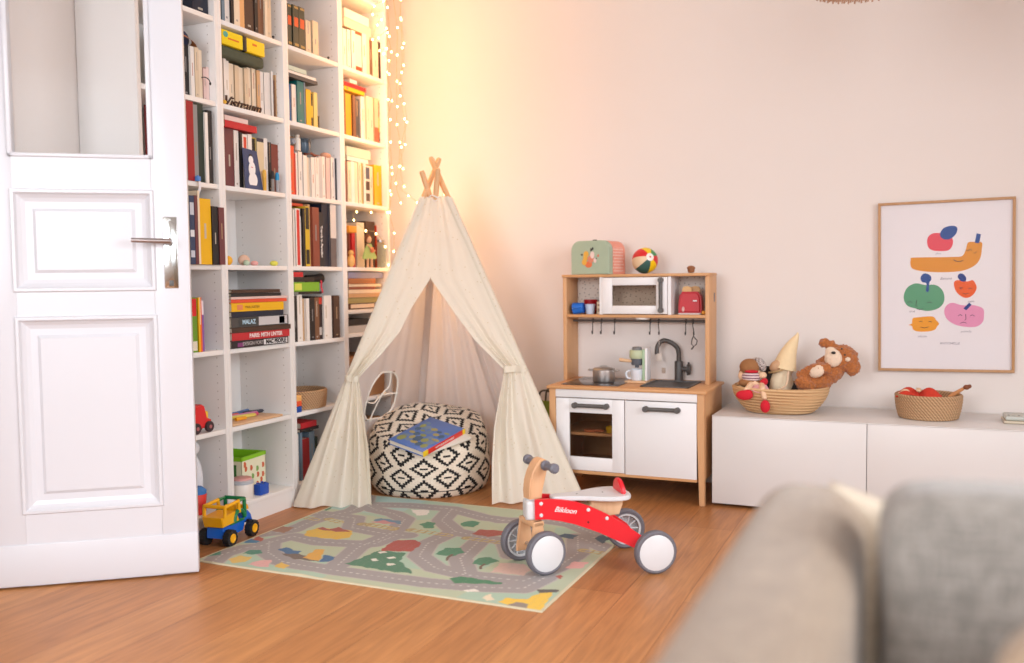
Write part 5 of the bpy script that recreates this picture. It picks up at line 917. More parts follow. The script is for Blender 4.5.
# hob printed on a plate, sink
m = K(); m.box(1.478, 1.742, -.425, -.115, KZ + .0003, KZ + .0035, .001); m.build('hob', mat('hob_glass', '#3A3230', .12, .05), kt)
m = K(); 
for cx, cy in ((1.55, -.20), (1.64, -.32)): m.lathe([(.048, 0), (.052, 0)], c=(cx, cy, KZ + .0038), seg=40, cap=False)
m.build('hob_ring', flat('#8A8480'), kt)
m = K(); sx0, sx1, sy0, sy1 = 1.832, 2.046, -.400, -.150
for a in ((sx0, sx1, sy0, sy0 + .012), (sx0, sx1, sy1 - .012, sy1), (sx0, sx0 + .012, sy0, sy1), (sx1 - .012, sx1, sy0, sy1)): m.box(*a, KZ + .0003, KZ + .005, .001)
m.build('sink', mat('sink_grey', '#4E4C4B', .4, .05), kt)
m = K(); m.box(sx0 + .012, sx1 - .012, sy0 + .012, sy1 - .012, KZ + .0003, KZ + .0012); m.build('sink_basin', mat('sink_grey_inside', '#454342', .5, .05), kt)
# tap
m = K(); cx, cy = 1.936, -.118; m.lathe([(.019, 0), (.019, .085), (.017, .09)], c=(cx, cy, KZ + .0005), seg=28)
m.tube(smoothpts([(cx, cy, KZ + .088), (cx, cy, KZ + .125), (cx - .006, cy - .003, KZ + .150), (cx - .028, cy - .010, KZ + .172), (cx - .058, cy - .018, KZ + .184), (cx - .078, cy - .026, KZ + .178), (cx - .091, cy - .032, KZ + .155), (cx - .093, cy - .034, KZ + .122)]), .0105, 16)
m.tube([(cx, cy, KZ + .055), (cx + .045, cy, KZ + .055)], .011, 14); m.tube([(cx + .038, cy, KZ + .055), (cx + .052, cy, KZ + .055)], .022, 20); m.build('tap', mat('tap_graphite', '#4C4744', .4, .04), kt)
m = K()
for k in range(5): a = 2 * PI * k / 5 + .3; m.tube([(cx + .045, cy, KZ + .055), (cx + .045, cy + .031 * math.cos(a), KZ + .055 + .031 * math.sin(a))], .005, 8)
m.build('tap_knob', mat('tap_graphite', '#4C4744', .4, .04), kt)
# upper unit
UX0, UX1, UY0, UY1, UZ0, UZ1 = 1.420, 2.093, -.238, -.078, .789, .973
m = K(); m.box(UX0 - .004, UX1 + .008, UY0 - .006, UY1, UZ1 - .013, UZ1, .003); m.build('top_board', BIRCH, kt)
m = K(); m.box(UX0 + .02, UX1 - .012, UY0, UY1, UZ0 - .013, UZ0, .001); m.build('upper_shelf', BIRCH, kt)
for x in (UX0, UX1 - .012): m = K(); m.box(x, x + .018, UY0, UY1, KZ + .0005, UZ1 - .0135, .001); m.build('upright', BIRCHV, kt)
m = K(); m.box(UX1 + .0063, UX1 + .008, -.14, -.128, .845, .885); m.build('side_tag', flat('#77777E'), kt)
m = K(); m.box(UX0 + .018, UX1 - .012, UY1 - .004, UY1, KZ + .0005, UZ0 - .0135); m.build('splash_back', mat('splash_back_white', '#E6DCD6', .6, .01), kt)
dots = mat('spotted_back', '#E2D6CA', .7, .03); N = dots.node_tree.nodes; L = dots.node_tree.links; tc = [n for n in N if n.type == 'TEX_COORD'][0]
vo = N.new('ShaderNodeTexVoronoi'); vo.voronoi_dimensions = '2D'; vo.inputs['Scale'].default_value = 48; vo.inputs['Randomness'].default_value = .8; sxz = N.new('ShaderNodeSeparateXYZ'); cxz = N.new('ShaderNodeCombineXYZ'); L.new(tc.outputs['Object'], sxz.inputs[0]); L.new(sxz.outputs[0], cxz.inputs[0]); L.new(sxz.outputs[2], cxz.inputs[1]); L.new(cxz.outputs[0], vo.inputs[0]); lt = N.new('ShaderNodeMath'); lt.operation = 'LESS_THAN'; lt.inputs[1].default_value = .13; L.new(vo.outputs['Distance'], lt.inputs[0])
cr = N.new('ShaderNodeValToRGB'); cr.color_ramp.interpolation = 'CONSTANT'; cr.color_ramp.elements[0].color = lin('#8F8680'); cr.color_ramp.elements[1].color = lin('#B09488'); cr.color_ramp.elements[1].position = .5; sp = N.new('ShaderNodeSeparateColor'); L.new(vo.outputs['Color'], sp.inputs[0]); L.new(sp.outputs[0], cr.inputs[0])
mx = N.new('ShaderNodeMix'); mx.data_type = 'RGBA'; L.new(lt.outputs[0], mx.inputs[0]); L.new([n for n in N if n.type == 'MIX' and n is not mx][0].outputs[2], mx.inputs[6]); L.new(cr.outputs[0], mx.inputs[7]); L.new(mx.outputs[2], N['Principled BSDF'].inputs['Base Color'])
m = K(); m.box(UX0 + .018, UX1 - .012, UY1 - .004, UY1, UZ0, UZ1 - .0135); m.build('spotted_back_panel', dots, kt)
for x in (1.598, 1.916): m = K(); m.box(x, x + .014, UY0 + .001, UY1 - .005, UZ0 + .0005, UZ1 - .0135); m.build('partition', KWHITE, kt)
m = K(); a0, a1, b0, b1 = 1.614, 1.914, UZ0 + .004, UZ1 - .016; y0, y1 = UY0 - .006, UY0 + .004; w0, w1, v0, v1 = 1.660, 1.864, .830, .922
m.box(a0, w0, y0, y1, b0, b1, .001); m.box(w1, a1, y0, y1, b0, b1, .001); m.box(w0, w1, y0, y1, b0, v0, .001); m.box(w0, w1, y0, y1, v1, b1, .001); md = m.build('microwave_door', KWHITE, kt)
m = K(); m.box(w0, w1, y0 + .004, y0 + .006, v0, v1); m.build('window_pane', glass('clear_pane', '#F4F0EC', .15), md)
handle((1.887, y0, .810), (1.887, y0, .944), md, .012, .018)
m = K(); m.tube([(UX0 + .018, -.145, .757), (UX1 - .012, -.145, .757)], .0055, 12); m.build('rail', DARKGREY, kt)
m = K(); m.lathe([(.03, 0), (.033, .003), (.033, .009)], c=(1.79, -.20, UZ0 - .0225), seg=32); m.build('puck_light', flat('#EFE9E4'), kt)
# hooks on the rail
def hook(x, L_, lab, tw=0):
    t = MB(); z = .757
    t.tube(smoothpts([(x - .0 * tw, -.139 + .0, z - .0095), (x, -.1375, z + .003), (x, -.145, z + .0095), (x, -.1535, z + .002), (x, -.154, z - .02), (x + tw * .4, -.154, z - L_ * .6), (x + tw, -.154, z - L_), (x + tw, -.160, z - L_ - .006), (x + tw, -.167, z - L_), (x + tw, -.167, z - L_ + .008)]), .0021, 8)
    o = t.build('hook', BLACK, None, loc=(x, -.145, z)); tag(o, lab, 'hook', 'black hooks on the kitchen rail')
for x, lab, tw in ((1.536, 'black hook furthest left on the kitchen rail', 0), (1.578, 'black hook second from left on the kitchen rail', 0), (1.643, 'black hook third from left on the kitchen rail', 0), (1.812, 'straight black hook on the rail just left of the tap', 0), (1.851, 'tilted black hook on the rail holding the white tag string', .004), (1.976, 'black hook on the rail below the red toaster', 0), (2.008, 'rightmost black hook on the rail holding a wire ring', .006)): hook(x, .055, lab, tw)
m = MB(); m.tube([(1.855, -.160, .690), (1.856, -.160, .61)], .0012, 6); m.box(1.846, 1.868, -.1612, -.1592, .575, .61, .0006); tag(m.build('paper_tag', flat('#CFC0B4'), None, loc=(1.856, -.16, .69)), 'small beige tag hanging on a string behind the tap', 'tag')
m = MB(); m.tube([(2.014, -.162, .693), (2.006, -.162, .676), (2.004, -.162, .655), (2.014, -.162, .645), (2.026, -.162, .655), (2.03, -.162, .672), (2.018, -.162, .684)], .0022, 8, closed=True); m.tube([(2.014, -.162, .645), (2.004, -.162, .632)], .0032, 8); tag(m.build('wire_ring', BLACK, None, loc=(2.014, -.162, .69)), 'black wire ring hanging from the rightmost rail hook', 'ring')
m = MB(); m.box(1.848, 1.866, -.0845, -.0825, .512, .538, .001); m.box(1.853, 1.861, -.0855, -.0845, .518, .532, .0006); tag(m.build('switch_plate', flat('#BFA898'), None, loc=(1.857, -.083, .52)), 'tiny beige plate on the kitchen splash back behind the sink', 'plate')
# pot
c = (1.637, -.30, KZ + .0045); t = thing('cooking_pot', 'small steel cooking pot with lid on the play hob', 'pot', c)
m = K(); m.lathe([(.046, .0), (.049, .004), (.0495, .055), (.052, .057)], c=c, seg=48); m.build('pot_body', STEEL, t)
m = K(); m.lathe([(.052, .0575), (.045, .064), (.012, .068), (.001, .068)], c=c, seg=48); m.build('lid', STEEL, t)
for s in (-1, 1): m = K(); m.tube(smoothpts([(c[0] + s * .047, c[1] - .012, c[2] + .05), (c[0] + s * .068, c[1] - .012, c[2] + .053), (c[0] + s * .068, c[1] + .012, c[2] + .053), (c[0] + s * .047, c[1] + .012, c[2] + .05)]), .0035, 8); m.build('handle', STEEL, t)
m = K(); m.tube(smoothpts([(c[0] - .020, c[1], c[2] + .064), (c[0] - .012, c[1], c[2] + .071), (c[0] + .012, c[1], c[2] + .071), (c[0] + .020, c[1], c[2] + .064)]), .003, 8); m.build('lid_knob', STEEL, t)
# coffee machine
MINT = flat('#B9C4A0', .4); c = (1.778, -.235, KZ + .0005); t = thing('toy_coffee_machine', 'mint green toy coffee machine with a cup beside the sink', 'toy coffee machine', c)
X, Y, Z_ = c
m = K(); m.box(X - .05, X + .05, Y - .05, Y + .04, Z_, Z_ + .01, .003); m.build('base', PALEWOOD, t)
m = K(); m.box(X + .024, X + .037, Y - .02, Y + .04, Z_ + .01, Z_ + .150, .003); m.build('body', flat('#A9C4A2', .4), t); m = K(); m.box(X + .0375, X + .048, Y - .024, Y + .042, Z_ + .01, Z_ + .156, .002); m.build('white_side', KWHITE, t)
m = K(); m.lathe([(.032, .108), (.034, .112), (.034, .142), (.031, .146)], c=(X - .005, Y, Z_), seg=32); m.build('top_drum', MINT, t); m = K(); m.lathe([(.022, .146), (.022, .156), (.018, .160)], c=(X - .005, Y, Z_), seg=28); m.build('lid', flat('#7C7C7C'), t)
m = K(); m.lathe([(.024, .078), (.026, .084), (.028, .107)], c=(X - .005, Y, Z_), seg=28); m.tube([(X - .005, Y, Z_ + .078), (X - .005, Y, Z_ + .066)], .01, 14); m.build('group_head', flat('#5C6068'), t)
m = K(); m.tube([(X - .025, Y - .012, Z_ + .096), (X - .04, Y - .02, Z_ + .098), (X - .078, Y - .035, Z_ + .103)], [.006, .0075, .0085], 14); m.build('portafilter_handle', PALEWOOD, t)
t2 = thing('toy_cup', 'white toy cup standing under the mint coffee machine', 'cup', (X - .003, Y - .012, Z_ + .0105)); m = K(); m.lathe([(.022, .0), (.025, .004), (.028, .05), (.0255, .05), (.022, .006), (.001, .006)], c=(X - .003, Y - .012, Z_ + .0105), seg=32); m.build('cup_body', flat('#DDE2EA', .35), t2); m = K(); m.tube(smoothpts([(X - .028, Y - .018, Z_ + .055), (X - .048, Y - .024, Z_ + .045), (X - .044, Y - .023, Z_ + .022), (X - .026, Y - .018, Z_ + .018)]), .0045, 8); m.build('handle', flat('#DDE2EA', .35), t2)
# things in the upper compartments
def cup(c, r0, r1, h, col, lab, hd=None, nm='toy_cup'):
    t = thing(nm, lab, 'cup', c); m = MB(); m.lathe([(r0, .0), (r0 + .001, .002), (r1, h), (r1 - .0025, h), (r0 - .002, .004), (.001, .004)], c=c, seg=32); m.build('cup_body', flat(col, .35), t)
    if hd: m = MB(); d = Vector(hd); m.tube(smoothpts([Vector(c) + d * (r0 * .95) + Vector((0, 0, h * .85)), Vector(c) + d * (r1 + .017) + Vector((0, 0, h * .72)), Vector(c) + d * (r1 + .015) + Vector((0, 0, h * .35)), Vector(c) + d * (r0 * .95) + Vector((0, 0, h * .18))]), .004, 8); m.build('handle', flat(col, .35), t)
us = UZ0 + .0006
cup((1.535, -.185, us), .018, .024, .046, '#C5D3E8', 'pale blue toy cup on the upper kitchen shelf')
# blue cup lying on its side, mouth to the left
t = thing('toy_cup', 'bright blue toy cup lying beside the pale blue cup', 'cup', (1.487, -.19, us)); Mx = Matrix.Rotation(-PI/2 - .1, 3, 'Y') @ Matrix.Rotation(0, 3, 'X')
m = K(); m.lathe([(.022, .0), (.0235, .002), (.0275, .050), (.025, .050), (.021, .004), (.001, .004)], c=(1.506, -.19, us + .0300), M=Mx, seg=32); m.build('cup_body', flat('#1F6FD0', .35), t); m = K(); m.tube(smoothpts([(1.498, -.213, us + .030), (1.490, -.233, us + .030), (1.472, -.233, us + .030), (1.464, -.214, us + .030)]), .004, 8); m.build('handle', flat('#1F6FD0', .35), t)
cup((1.515, -.120, us), .026, .032, .066, '#B0161F', 'red toy cup behind the blue and pale blue cups', (1, -.3, 0))
t = MB(); t.box(1.572, 1.594, -.20, -.17, us, us + .058, .002); o = t.build('toy_carton', flat('#DCC9AE'), None, loc=(1.583, -.185, us)); tag(o, 'small cream toy carton beside the toy microwave', 'carton'); m = K(); m.box(1.576, 1.590, -.2008, -.2, us + .012, us + .026); m.box(1.576, 1.590, -.2008, -.2, us + .038, us + .046); m.build('print', flat('#8A7460'), o)
# toaster
c = (2.004, -.172, us); t = thing('toy_toaster', 'red toy toaster with two slices of wooden toast', 'toy toaster', c)
m = K(); m.prism([(-.051, .006), (.051, .006), (.052, .040), (.048, .082), (.034, .102), (-.034, .102), (-.048, .082), (-.052, .040)], .060, T(c[0], c[1] + .03, c[2]) @ frame3((0, 0, 0), (1, 0, 0), (0, 0, 1), (0, -1, 0)), bev=.008); m.build('toaster_body', flat('#BC0C1E', .4), t)
m = K(); m.box(c[0] - .05, c[0] + .05, c[1] - .034, c[1] + .034, c[2], c[2] + .0065, .002); m.build('toaster_base', flat('#D9CFCB'), t)
for dx, dy in ((-.014, -.01), (.018, .012)): m = K(); m.prism([(-.021, 0), (.021, 0), (.022, .022), (.016, .033), (0, .036), (-.016, .033), (-.022, .022)], .009, T(c[0] + dx, c[1] + dy, c[2] + .090) @ frame3((0, 0, 0), (1, 0, 0), (0, 0, 1), (0, -1, 0)), bev=.002); m.build('toast_slice', flat('#D9AC74'), t)
m = K(); m.box(c[0] + .016, c[0] + .034, c[1] - .037, c[1] - .030, c[2] + .058, c[2] + .064, .002); m.build('lever', KWHITE, t); m = K(); m.lathe([(.008, .0), (.007, .003)], c=(c[0] - .028, c[1] - .0305, c[2] + .024), M=Matrix.Rotation(PI/2, 3, 'X'), seg=20, rx=.8, ry=1.5); m.build('dial', flat('#D9A9A4'), t)
m = MB(); m.ell((2.066, -.20, us + .009), .009); tag(m.build('bead', flat('#E5A13A'), None, loc=(2.066, -.2, us)), 'small orange ball right of the red toy toaster', 'ball')
# inside the oven
m = MB(); m.lathe([(.026, 0), (.03, .004), (.03, .008)], c=(1.60, -.385, .2745), seg=28, ry=.8); m.tube([(1.625, -.385, .280), (1.665, -.395, .281)], .005, 8); tag(m.build('toy_pan', flat('#D98A68'), None, loc=(1.60, -.385, .2745)), 'salmon toy pan on the shelf inside the oven', 'toy pan')
m = MB(); m.lathe([(.018, 0), (.022, .026), (.020, .026), (.016, .003), (.001, .003)], c=(1.695, -.385, .2745), seg=28); tag(m.build('toy_bowl', flat('#E3C61C'), None, loc=(1.695, -.385, .2745)), 'small yellow toy bowl inside the oven', 'toy bowl')
# on top of the kitchen
def caseshape(w_, h_, r):
    P_ = [(-w_/2, 0), (w_/2, 0)]
    for k in range(9): a = PI / 2 * k / 8; P_.append((w_/2 - r + r * math.cos(a), h_ - r + r * math.sin(a)))
    for k in range(9): a = PI / 2 + PI / 2 * k / 8; P_.append((-w_/2 + r + r * math.cos(a), h_ - r + r * math.sin(a)))
    return P_
c = Vector((1.565, -.168, UZ1 + .0008)); sc_t = bpy.data.objects.new('toy_suitcase', None); C.objects.link(sc_t); sc_t.location = c; sc_t.rotation_euler = (0, 0, math.radians(-13)); tag(sc_t, 'sage green and salmon toy suitcase on top of the play kitchen', 'suitcase')
F_ = frame3((0, 0, 0), (1, 0, 0), (0, 0, 1), (0, -1, 0))
m = K(); m.prism(caseshape(.204, .154, .045), .036, T(0, -.029, 0) @ F_, bev=.003); m.build('front_shell', flat('#A9BBA4'), sc_t)
SAL = flat('#EC9A85'); m = K(); m.prism(caseshape(.202, .153, .045), .112, T(.0, .083, 0) @ F_, bev=.002); bs = m.build('rear_shell', SAL, sc_t)
m = K(); m.tube(smoothpts([(-.012, -.02, .1535), (-.008, -.02, .1575), (.008, -.02, .1575), (.012, -.02, .1535)]), .002, 8); m.build('handle', BLACK, sc_t)
# printed animals in a basket: a plain cluster of simple shapes
m = K()
def dsc(x, z, r, mi, k=1., e=.0004): m.lathe([(r, 0), (r, e)], c=(x * 1.05, -.0652 - e * 1.2, z * 1.08), M=Matrix.Rotation(PI/2, 3, 'X'), seg=20, ry=k, mi=mi)
dsc(-.006, .042, .019, 0, .8); dsc(-.028, .052, .013, 1, 1.1, .0006); dsc(-.018, .086, .014, 1, 1., .0008); dsc(-.022, .070, .012, 1, 1.3, .0007); dsc(.014, .082, .011, 2, 1.5, .0008); dsc(.006, .064, .017, 3, 1, .0006); dsc(.008, .104, .0035, 4, 2.2, .001); dsc(.016, .108, .0035, 4, 2, .001); dsc(-.040, .084, .006, 4, .6, .0008); dsc(.043, .078, .006, 3, 1, .0005); dsc(.028, .058, .008, 2, 1.4, .001); dsc(.034, .066, .003, 4, 1, .0012)
m.build('printed_picture', [flat('#E2774A'), flat('#E5B04A'), flat('#E9D3CC'), flat('#D98A72'), flat('#3C3634')], sc_t)
m = K(); rr = random.Random(2)
for y in np.arange(-.022, .068, .013):
    for z in np.arange(.015, .125, .014): m.lathe([(.0045, 0), (.0045, .0004)], c=(.1010, y + (.006 if int(z * 1000) % 2 else 0), z), M=Matrix.Rotation(PI/2, 3, 'Y'), seg=8) if z < .106 else None
for k in range(5):
    a = .15 + k * .28
    for y in np.arange(-.022, .068, .013): m.lathe([(.0045, 0), (.0045, .0005)], c=(.101 - .045 + .045 * math.cos(a), y, .106 + .045 * math.sin(a)), M=Matrix.Rotation(PI/2 - a, 3, 'Y'), seg=8)
m.build('dots_print', flat('#F4D3C4'), bs)
# beach ball
c = Vector((1.792, -.165, UZ1 + .0600)); R_ = .0590; t = MB(); ball_m = [flat('#D3242E', .35), flat('#E7C9A4', .35), flat('#2F5A55', .35), flat('#EFC70E', .35), flat('#D3242E', .35), flat('#2F8A4A', .35), flat('#F0E9E2', .3)]
Mx = (Matrix.Rotation(math.radians(-20), 3, 'Z') @ Matrix.Rotation(math.radians(78), 3, 'X') @ Matrix.Rotation(math.radians(10), 3, 'Y')); ns_, nr_ = 60, 30
pole = Vector((.62, -.74, .27)).normalized(); q = Vector((0, 0, 1)).rotation_difference(pole).to_matrix()
vs = []; fs = []; mi = []
for i in range(nr_ + 1):
    th = PI * i / nr_
    for k in range(ns_): a = 2 * PI * k / ns_; vs.append(c + q @ (Vector((math.sin(th) * math.cos(a), math.sin(th) * math.sin(a), math.cos(th))) * R_ * (1 + .006 * math.cos(6 * a) * math.sin(th))))
for i in range(nr_):
    for k in range(ns_): fs.append((i * ns_ + k, i * ns_ + (k + 1) % ns_, (i + 1) * ns_ + (k + 1) % ns_, (i + 1) * ns_ + k)); mi.append(6 if i < 3 or i > 26 else [0, 5, 3, 0, 1, 2, 3][min(6, k * 7 // 60)])
t.v = vs; t.f = fs; t.m = mi; o = t.build('beach_ball', ball_m, None, loc=c); tag(o, 'small striped beach ball in red, yellow, green and beige on the kitchen', 'ball')
m = MB(); m.lathe([(.004, R_ * .995), (.004, R_ * 1.01), (.0, R_ * 1.01)], c=c, M=q, seg=16, cap=False); m.build('valve', flat('#D3242E'), o)
m = MB(); m.lathe([(.002, .0), (.013, .002), (.016, .012), (.0155, .024), (.010, .028), (.002, .029)], c=(2.003, -.165, UZ1 + .0006), seg=24); m.lathe([(.018, .018), (.0185, .024), (.012, .031), (.002, .033)], c=(2.003, -.165, UZ1 + .0006), seg=24); tag(m.build('wooden_acorn', wood('dark_turned_wood', '#9A6238', '#7C4A28', 'z'), None, loc=(2.003, -.165, UZ1 + .0006)), 'small round brown wooden acorn on the right of the kitchen top', 'acorn')

# ------------------------------------------------------------------ green patterned bag between tent and kitchen
c = (1.30, -.10, 0); t = thing('shopping_bag', 'green and yellow patterned bag with dark handle between tent and kitchen', 'bag', c)
gm = mat('green_leaf_print', '#7F8F2E', .7, .5, 38); m = MB(); m.grid(lambda u, v: (1.30 + (.075 + .02 * v) * math.copysign(abs(math.cos(2*PI*u)) ** .5, math.cos(2*PI*u)), -.10 + (.045 + .01 * v) * math.copysign(abs(math.sin(2*PI*u)) ** .5, math.sin(2*PI*u)), .002 + .355 * v + .012 * v * math.sin(6 * PI * u)), 48, 16, wrap=True); m.box(1.23, 1.37, -.14, -.06, .001, .004); m.build('bag_body', gm, t)
for y in (-.145, -.055): m = MB(); m.tube(smoothpts([(1.255, y, .33), (1.258, y, .39), (1.275, y - .005, .415), (1.31, y - .005, .415), (1.335, y, .39), (1.34, y, .33)]), .0045, 8); m.build('bag_handle', flat('#3F3A2A'), t)

# ------------------------------------------------------------------ low white sideboard
BX0, BX1, BY0, BH_ = 2.151, 3.951, -.4406, .3807
sb = thing('sideboard', 'long low white sideboard with plain handleless doors under the picture', 'sideboard', ((BX0 + BX1) / 2, BY0 / 2, 0))
m = MB(); m.box(BX0, BX1, BY0 + .018, -.012, BH_ - .016, BH_, .0012); m.box(BX0, BX1, BY0 + .0, BY0 + .0182, BH_ - .004, BH_, .001); m.build('top', WHITE, sb)
m = MB()
for x in (BX0, BX0 + .591, BX0 + 1.191, BX1 - .018): m.box(x + .001, x + .017, BY0 + .019, -.012, .022, BH_ - .0165)
m.box(BX0 + .001, BX1 - .001, BY0 + .019, -.012, .02, .036); m.box(BX0 + .001, BX1 - .001, -.02, -.012, .036, BH_ - .0165); m.build('carcass', WHITE, sb)
for i in range(3): m = MB(); m.box(BX0 + .6 * i + .0012, BX0 + .6 * (i + 1) - .0012, BY0, BY0 + .0175, .014, BH_ - .0045, .0012); m.build('door', WHITE, sb)
for x in (BX0 + .05, BX0 + .6, BX0 + 1.2, BX1 - .05):
    for y in (BY0 + .06, -.06): m = MB(); m.lathe([(.018, .0005), (.018, .019)], c=(x, y, 0), seg=20); m.build('foot', DARKGREY, sb)

basket((2.398, -.225, BH_ + .0006), .128, .196, .108, 9, STRAW, 'straw_basket', 'large boat-shaped straw basket full of soft toys on the sideboard', .90, .010, 2.3, .003)
basket((2.970, -.215, BH_ + .0006), .108, .124, .094, 8, SEAGRASS, 'wicker_basket', 'round woven seagrass basket holding red fabric on the sideboard', 1., grp='woven seagrass baskets')
t = MB(); t.grid(lambda u, v: (2.935 + .085 * (u - .5) * 2, -.225 + .05 * (v - .5) * 2, BH_ + .088 + .028 * abs(math.sin(u * PI * 2.0)) * math.sin(PI * v) ** .5 + .010 * math.sin(v * 9 + u * 5) * math.sin(PI * u)), 30, 14)
o = t.build('red_doll_clothes', mat('red_felt', '#CC3A26', .95, .12, 60, .3, 300), None, loc=(2.935, -.225, BH_ + .08)); tag(o, 'crumpled orange-red fabric lying in the round seagrass basket', 'fabric')
md = o.modifiers.new('thickness', 'SOLIDIFY'); md.thickness = .004
m = MB(); m.box(2.925, 2.942, -.272, -.19, BH_ + .110, BH_ + .117, .003, M=None); m.build('cream_trim', flat('#E6BE96'), o)
m = MB(); m.ell((2.885, -.235, BH_ + .098), (.019, .019, .017)); m.ell((2.868, -.23, BH_ + .090), (.014, .014, .012)); tag(m.build('rag_doll', flat('#E3BC98'), None, loc=(2.885, -.235, BH_ + .09)), 'beige doll head peeping from the left of the seagrass basket', 'doll')
t = thing('wooden_brush', 'wooden stick with a dark brown knob poking out of the seagrass basket', 'stick', (3.05, -.22, BH_ + .08)); m = MB(); m.tube([(3.00, -.2, BH_ + .03), (3.055, -.225, BH_ + .095), (3.095, -.235, BH_ + .125)], [.007, .009, .006], 10); m.build('stick', flat('#C98B58'), t); m = MB(); m.ell((3.105, -.237, BH_ + .130), (.012, .01, .010)); m.ell((3.115, -.238, BH_ + .134), (.008, .009, .008)); m.build('knob', flat('#7E4424'), t)
t = thing('clock_radio', 'pale grey rounded gadget on the sideboard at the right edge', 'gadget', (3.30, -.22, BH_)); m = MB(); m.box(3.232, 3.40, -.29, -.16, BH_ + .0008, BH_ + .012, .005); m.build('base', flat('#CDBFA8'), t); m = MB(); m.box(3.236, 3.398, -.286, -.164, BH_ + .0125, BH_ + .030, .009); m.build('casing', flat('#BDBFB6', .4), t)
m = MB(); [m.lathe([(.004, 0), (.004, .001)], c=(3.25 + .035 * k, -.26, BH_ + .030), seg=10) for k in range(3)]; m.build('button', DARKGREY, t)

# ------------------------------------------------------------------ soft toys in the straw basket
def blob(name, parts, voxel, material, parent, disp=0, dsz=.02, smooth=2):
    m = MB()
    for p in parts:
        if p[0] == 'e': m.ell(p[1], p[2], p[3] if len(p) > 3 else None, 18, 10)
        else: m.tube(p[1], p[2], 12)
    o = m.build(name, material, parent)
    r = o.modifiers.new('remesh', 'REMESH'); r.mode = 'VOXEL'; r.voxel_size = voxel; r.use_smooth_shade = True
    s = o.modifiers.new('smooth', 'SMOOTH'); s.factor = .6; s.iterations = smooth
    if disp:
        tx = bpy.data.textures.new(name + '_fur', 'CLOUDS'); tx.noise_scale = dsz; tx.noise_depth = 2
        d = o.modifiers.new('fur', 'DISPLACE'); d.texture = tx; d.strength = disp; d.mid_level = .45; d.texture_coords = 'LOCAL'
    return o
FUR = mat('curly_brown_fur', '#B26A36', 1, .55, 150, 1.0, 240, sheen=.3); FUR2 = mat('cream_fur', '#E9D0B8', 1, .12, 130, .7, 260)
bz_ = BH_
t = thing('teddy_bear', 'curly brown plush bear with cream muzzle leaning back over the straw basket', 'plush bear', (2.52, -.2, bz_ + .07))
y = -.215
blob('bear_body', [('e', (2.545, y, .508), (.075, .06, .048), R3(0, -.6, 0)), ('e', (2.598, y, .558), (.055, .055, .05), R3(0, -.8, 0)), ('e', (2.512, y, .478), (.05, .055, .04)),
  ('e', (2.642, y, .612), (.062, .052, .055)), ('e', (2.575, y, .585), (.05, .05, .03), R3(0, -.7, 0)), ('e', (2.52, y - .03, .52), (.04, .04, .035)), ('e', (2.684, y - .005, .575), (.030, .03, .034)), ('e', (2.572, y, .674), (.020, .018, .019)), ('e', (2.60, y, .664), (.022, .022, .018)),
  ('t', [(2.60, y - .05, .575), (2.55, y - .065, .572), (2.50, y - .06, .548), (2.478, y - .06, .535)], [.024, .024, .022, .020]), ('t', [(2.53, y - .05, .49), (2.50, y - .07, .51), (2.474, y - .07, .528)], [.03, .028, .022]), ('t', [(2.56, y + .05, .55), (2.50, y + .055, .545)], [.024, .02])], .0046, FUR, t, .019, .012)
blob('muzzle', [('e', (2.612, y - .052, .616), (.035, .022, .038)), ('e', (2.602, y - .046, .644), (.022, .016, .018))], .004, FUR2, t, .004, .012)
blob('belly_patch', [('e', (2.550, y - .074, .562), (.034, .020, .026), R3(0, -.5, 0))], .004, FUR2, t, .004, .012)
m = MB(); m.ell((2.615, y - .076, .640), (.009, .006, .006)); m.build('nose', BLACK, t); m = MB(); m.ell((2.657, y - .050, .630), .004); m.ell((2.645, y - .052, .655), .004); m.build('eye', BLACK, t)
blob('ear_inner', [('e', (2.668, y - .048, .612), (.012, .008, .010))], .003, FUR2, t, .002, .01)
# cream gnome with pointed hat
t = thing('gnome_doll', 'cream cloth gnome with tall pointed hat in the middle of the basket', 'doll', (2.40, -.21, bz_ + .05)); CR = mat('cream_jersey', '#EBD8B8', .95, .06, 60, .2, 300)
blob('gnome_body', [('e', (2.400, -.215, .490), (.052, .048, .068)), ('e', (2.412, -.215, .565), (.040, .038, .042))], .005, CR, t)
m = MB(); m.tube(smoothpts([(2.412, -.215, .565), (2.428, -.215, .625), (2.448, -.212, .672), (2.462, -.21, .70), (2.466, -.21, .716)], 6), [.049 * (1 - i / 24) ** 1.45 + .003 for i in range(25)], 20); m.build('pointed_hat', mat('cream_hat_cloth', '#EAD2A8', .95, .06, 60, .2, 300), t)
blob('hair', [('e', (2.384, -.232, .575), (.034, .032, .024), R3(0, -.6, 0))], .004, mat('beige_felt', '#CBA27E', .95, .1, 60), t)
m = MB(); m.tube(smoothpts([(2.352, -.235, .545), (2.385, -.262, .553), (2.425, -.258, .566), (2.45, -.24, .566)]), .004, 8); m.build('scarf_cord', flat('#B99C70'), t)
m = MB(); m.tube(smoothpts([(2.435, -.262, .555), (2.43, -.30, .50), (2.408, -.385, .488), (2.404, -.392, .462)]), .0038, 8); m.build('ribbon_end', flat('#E3C6A8'), t)
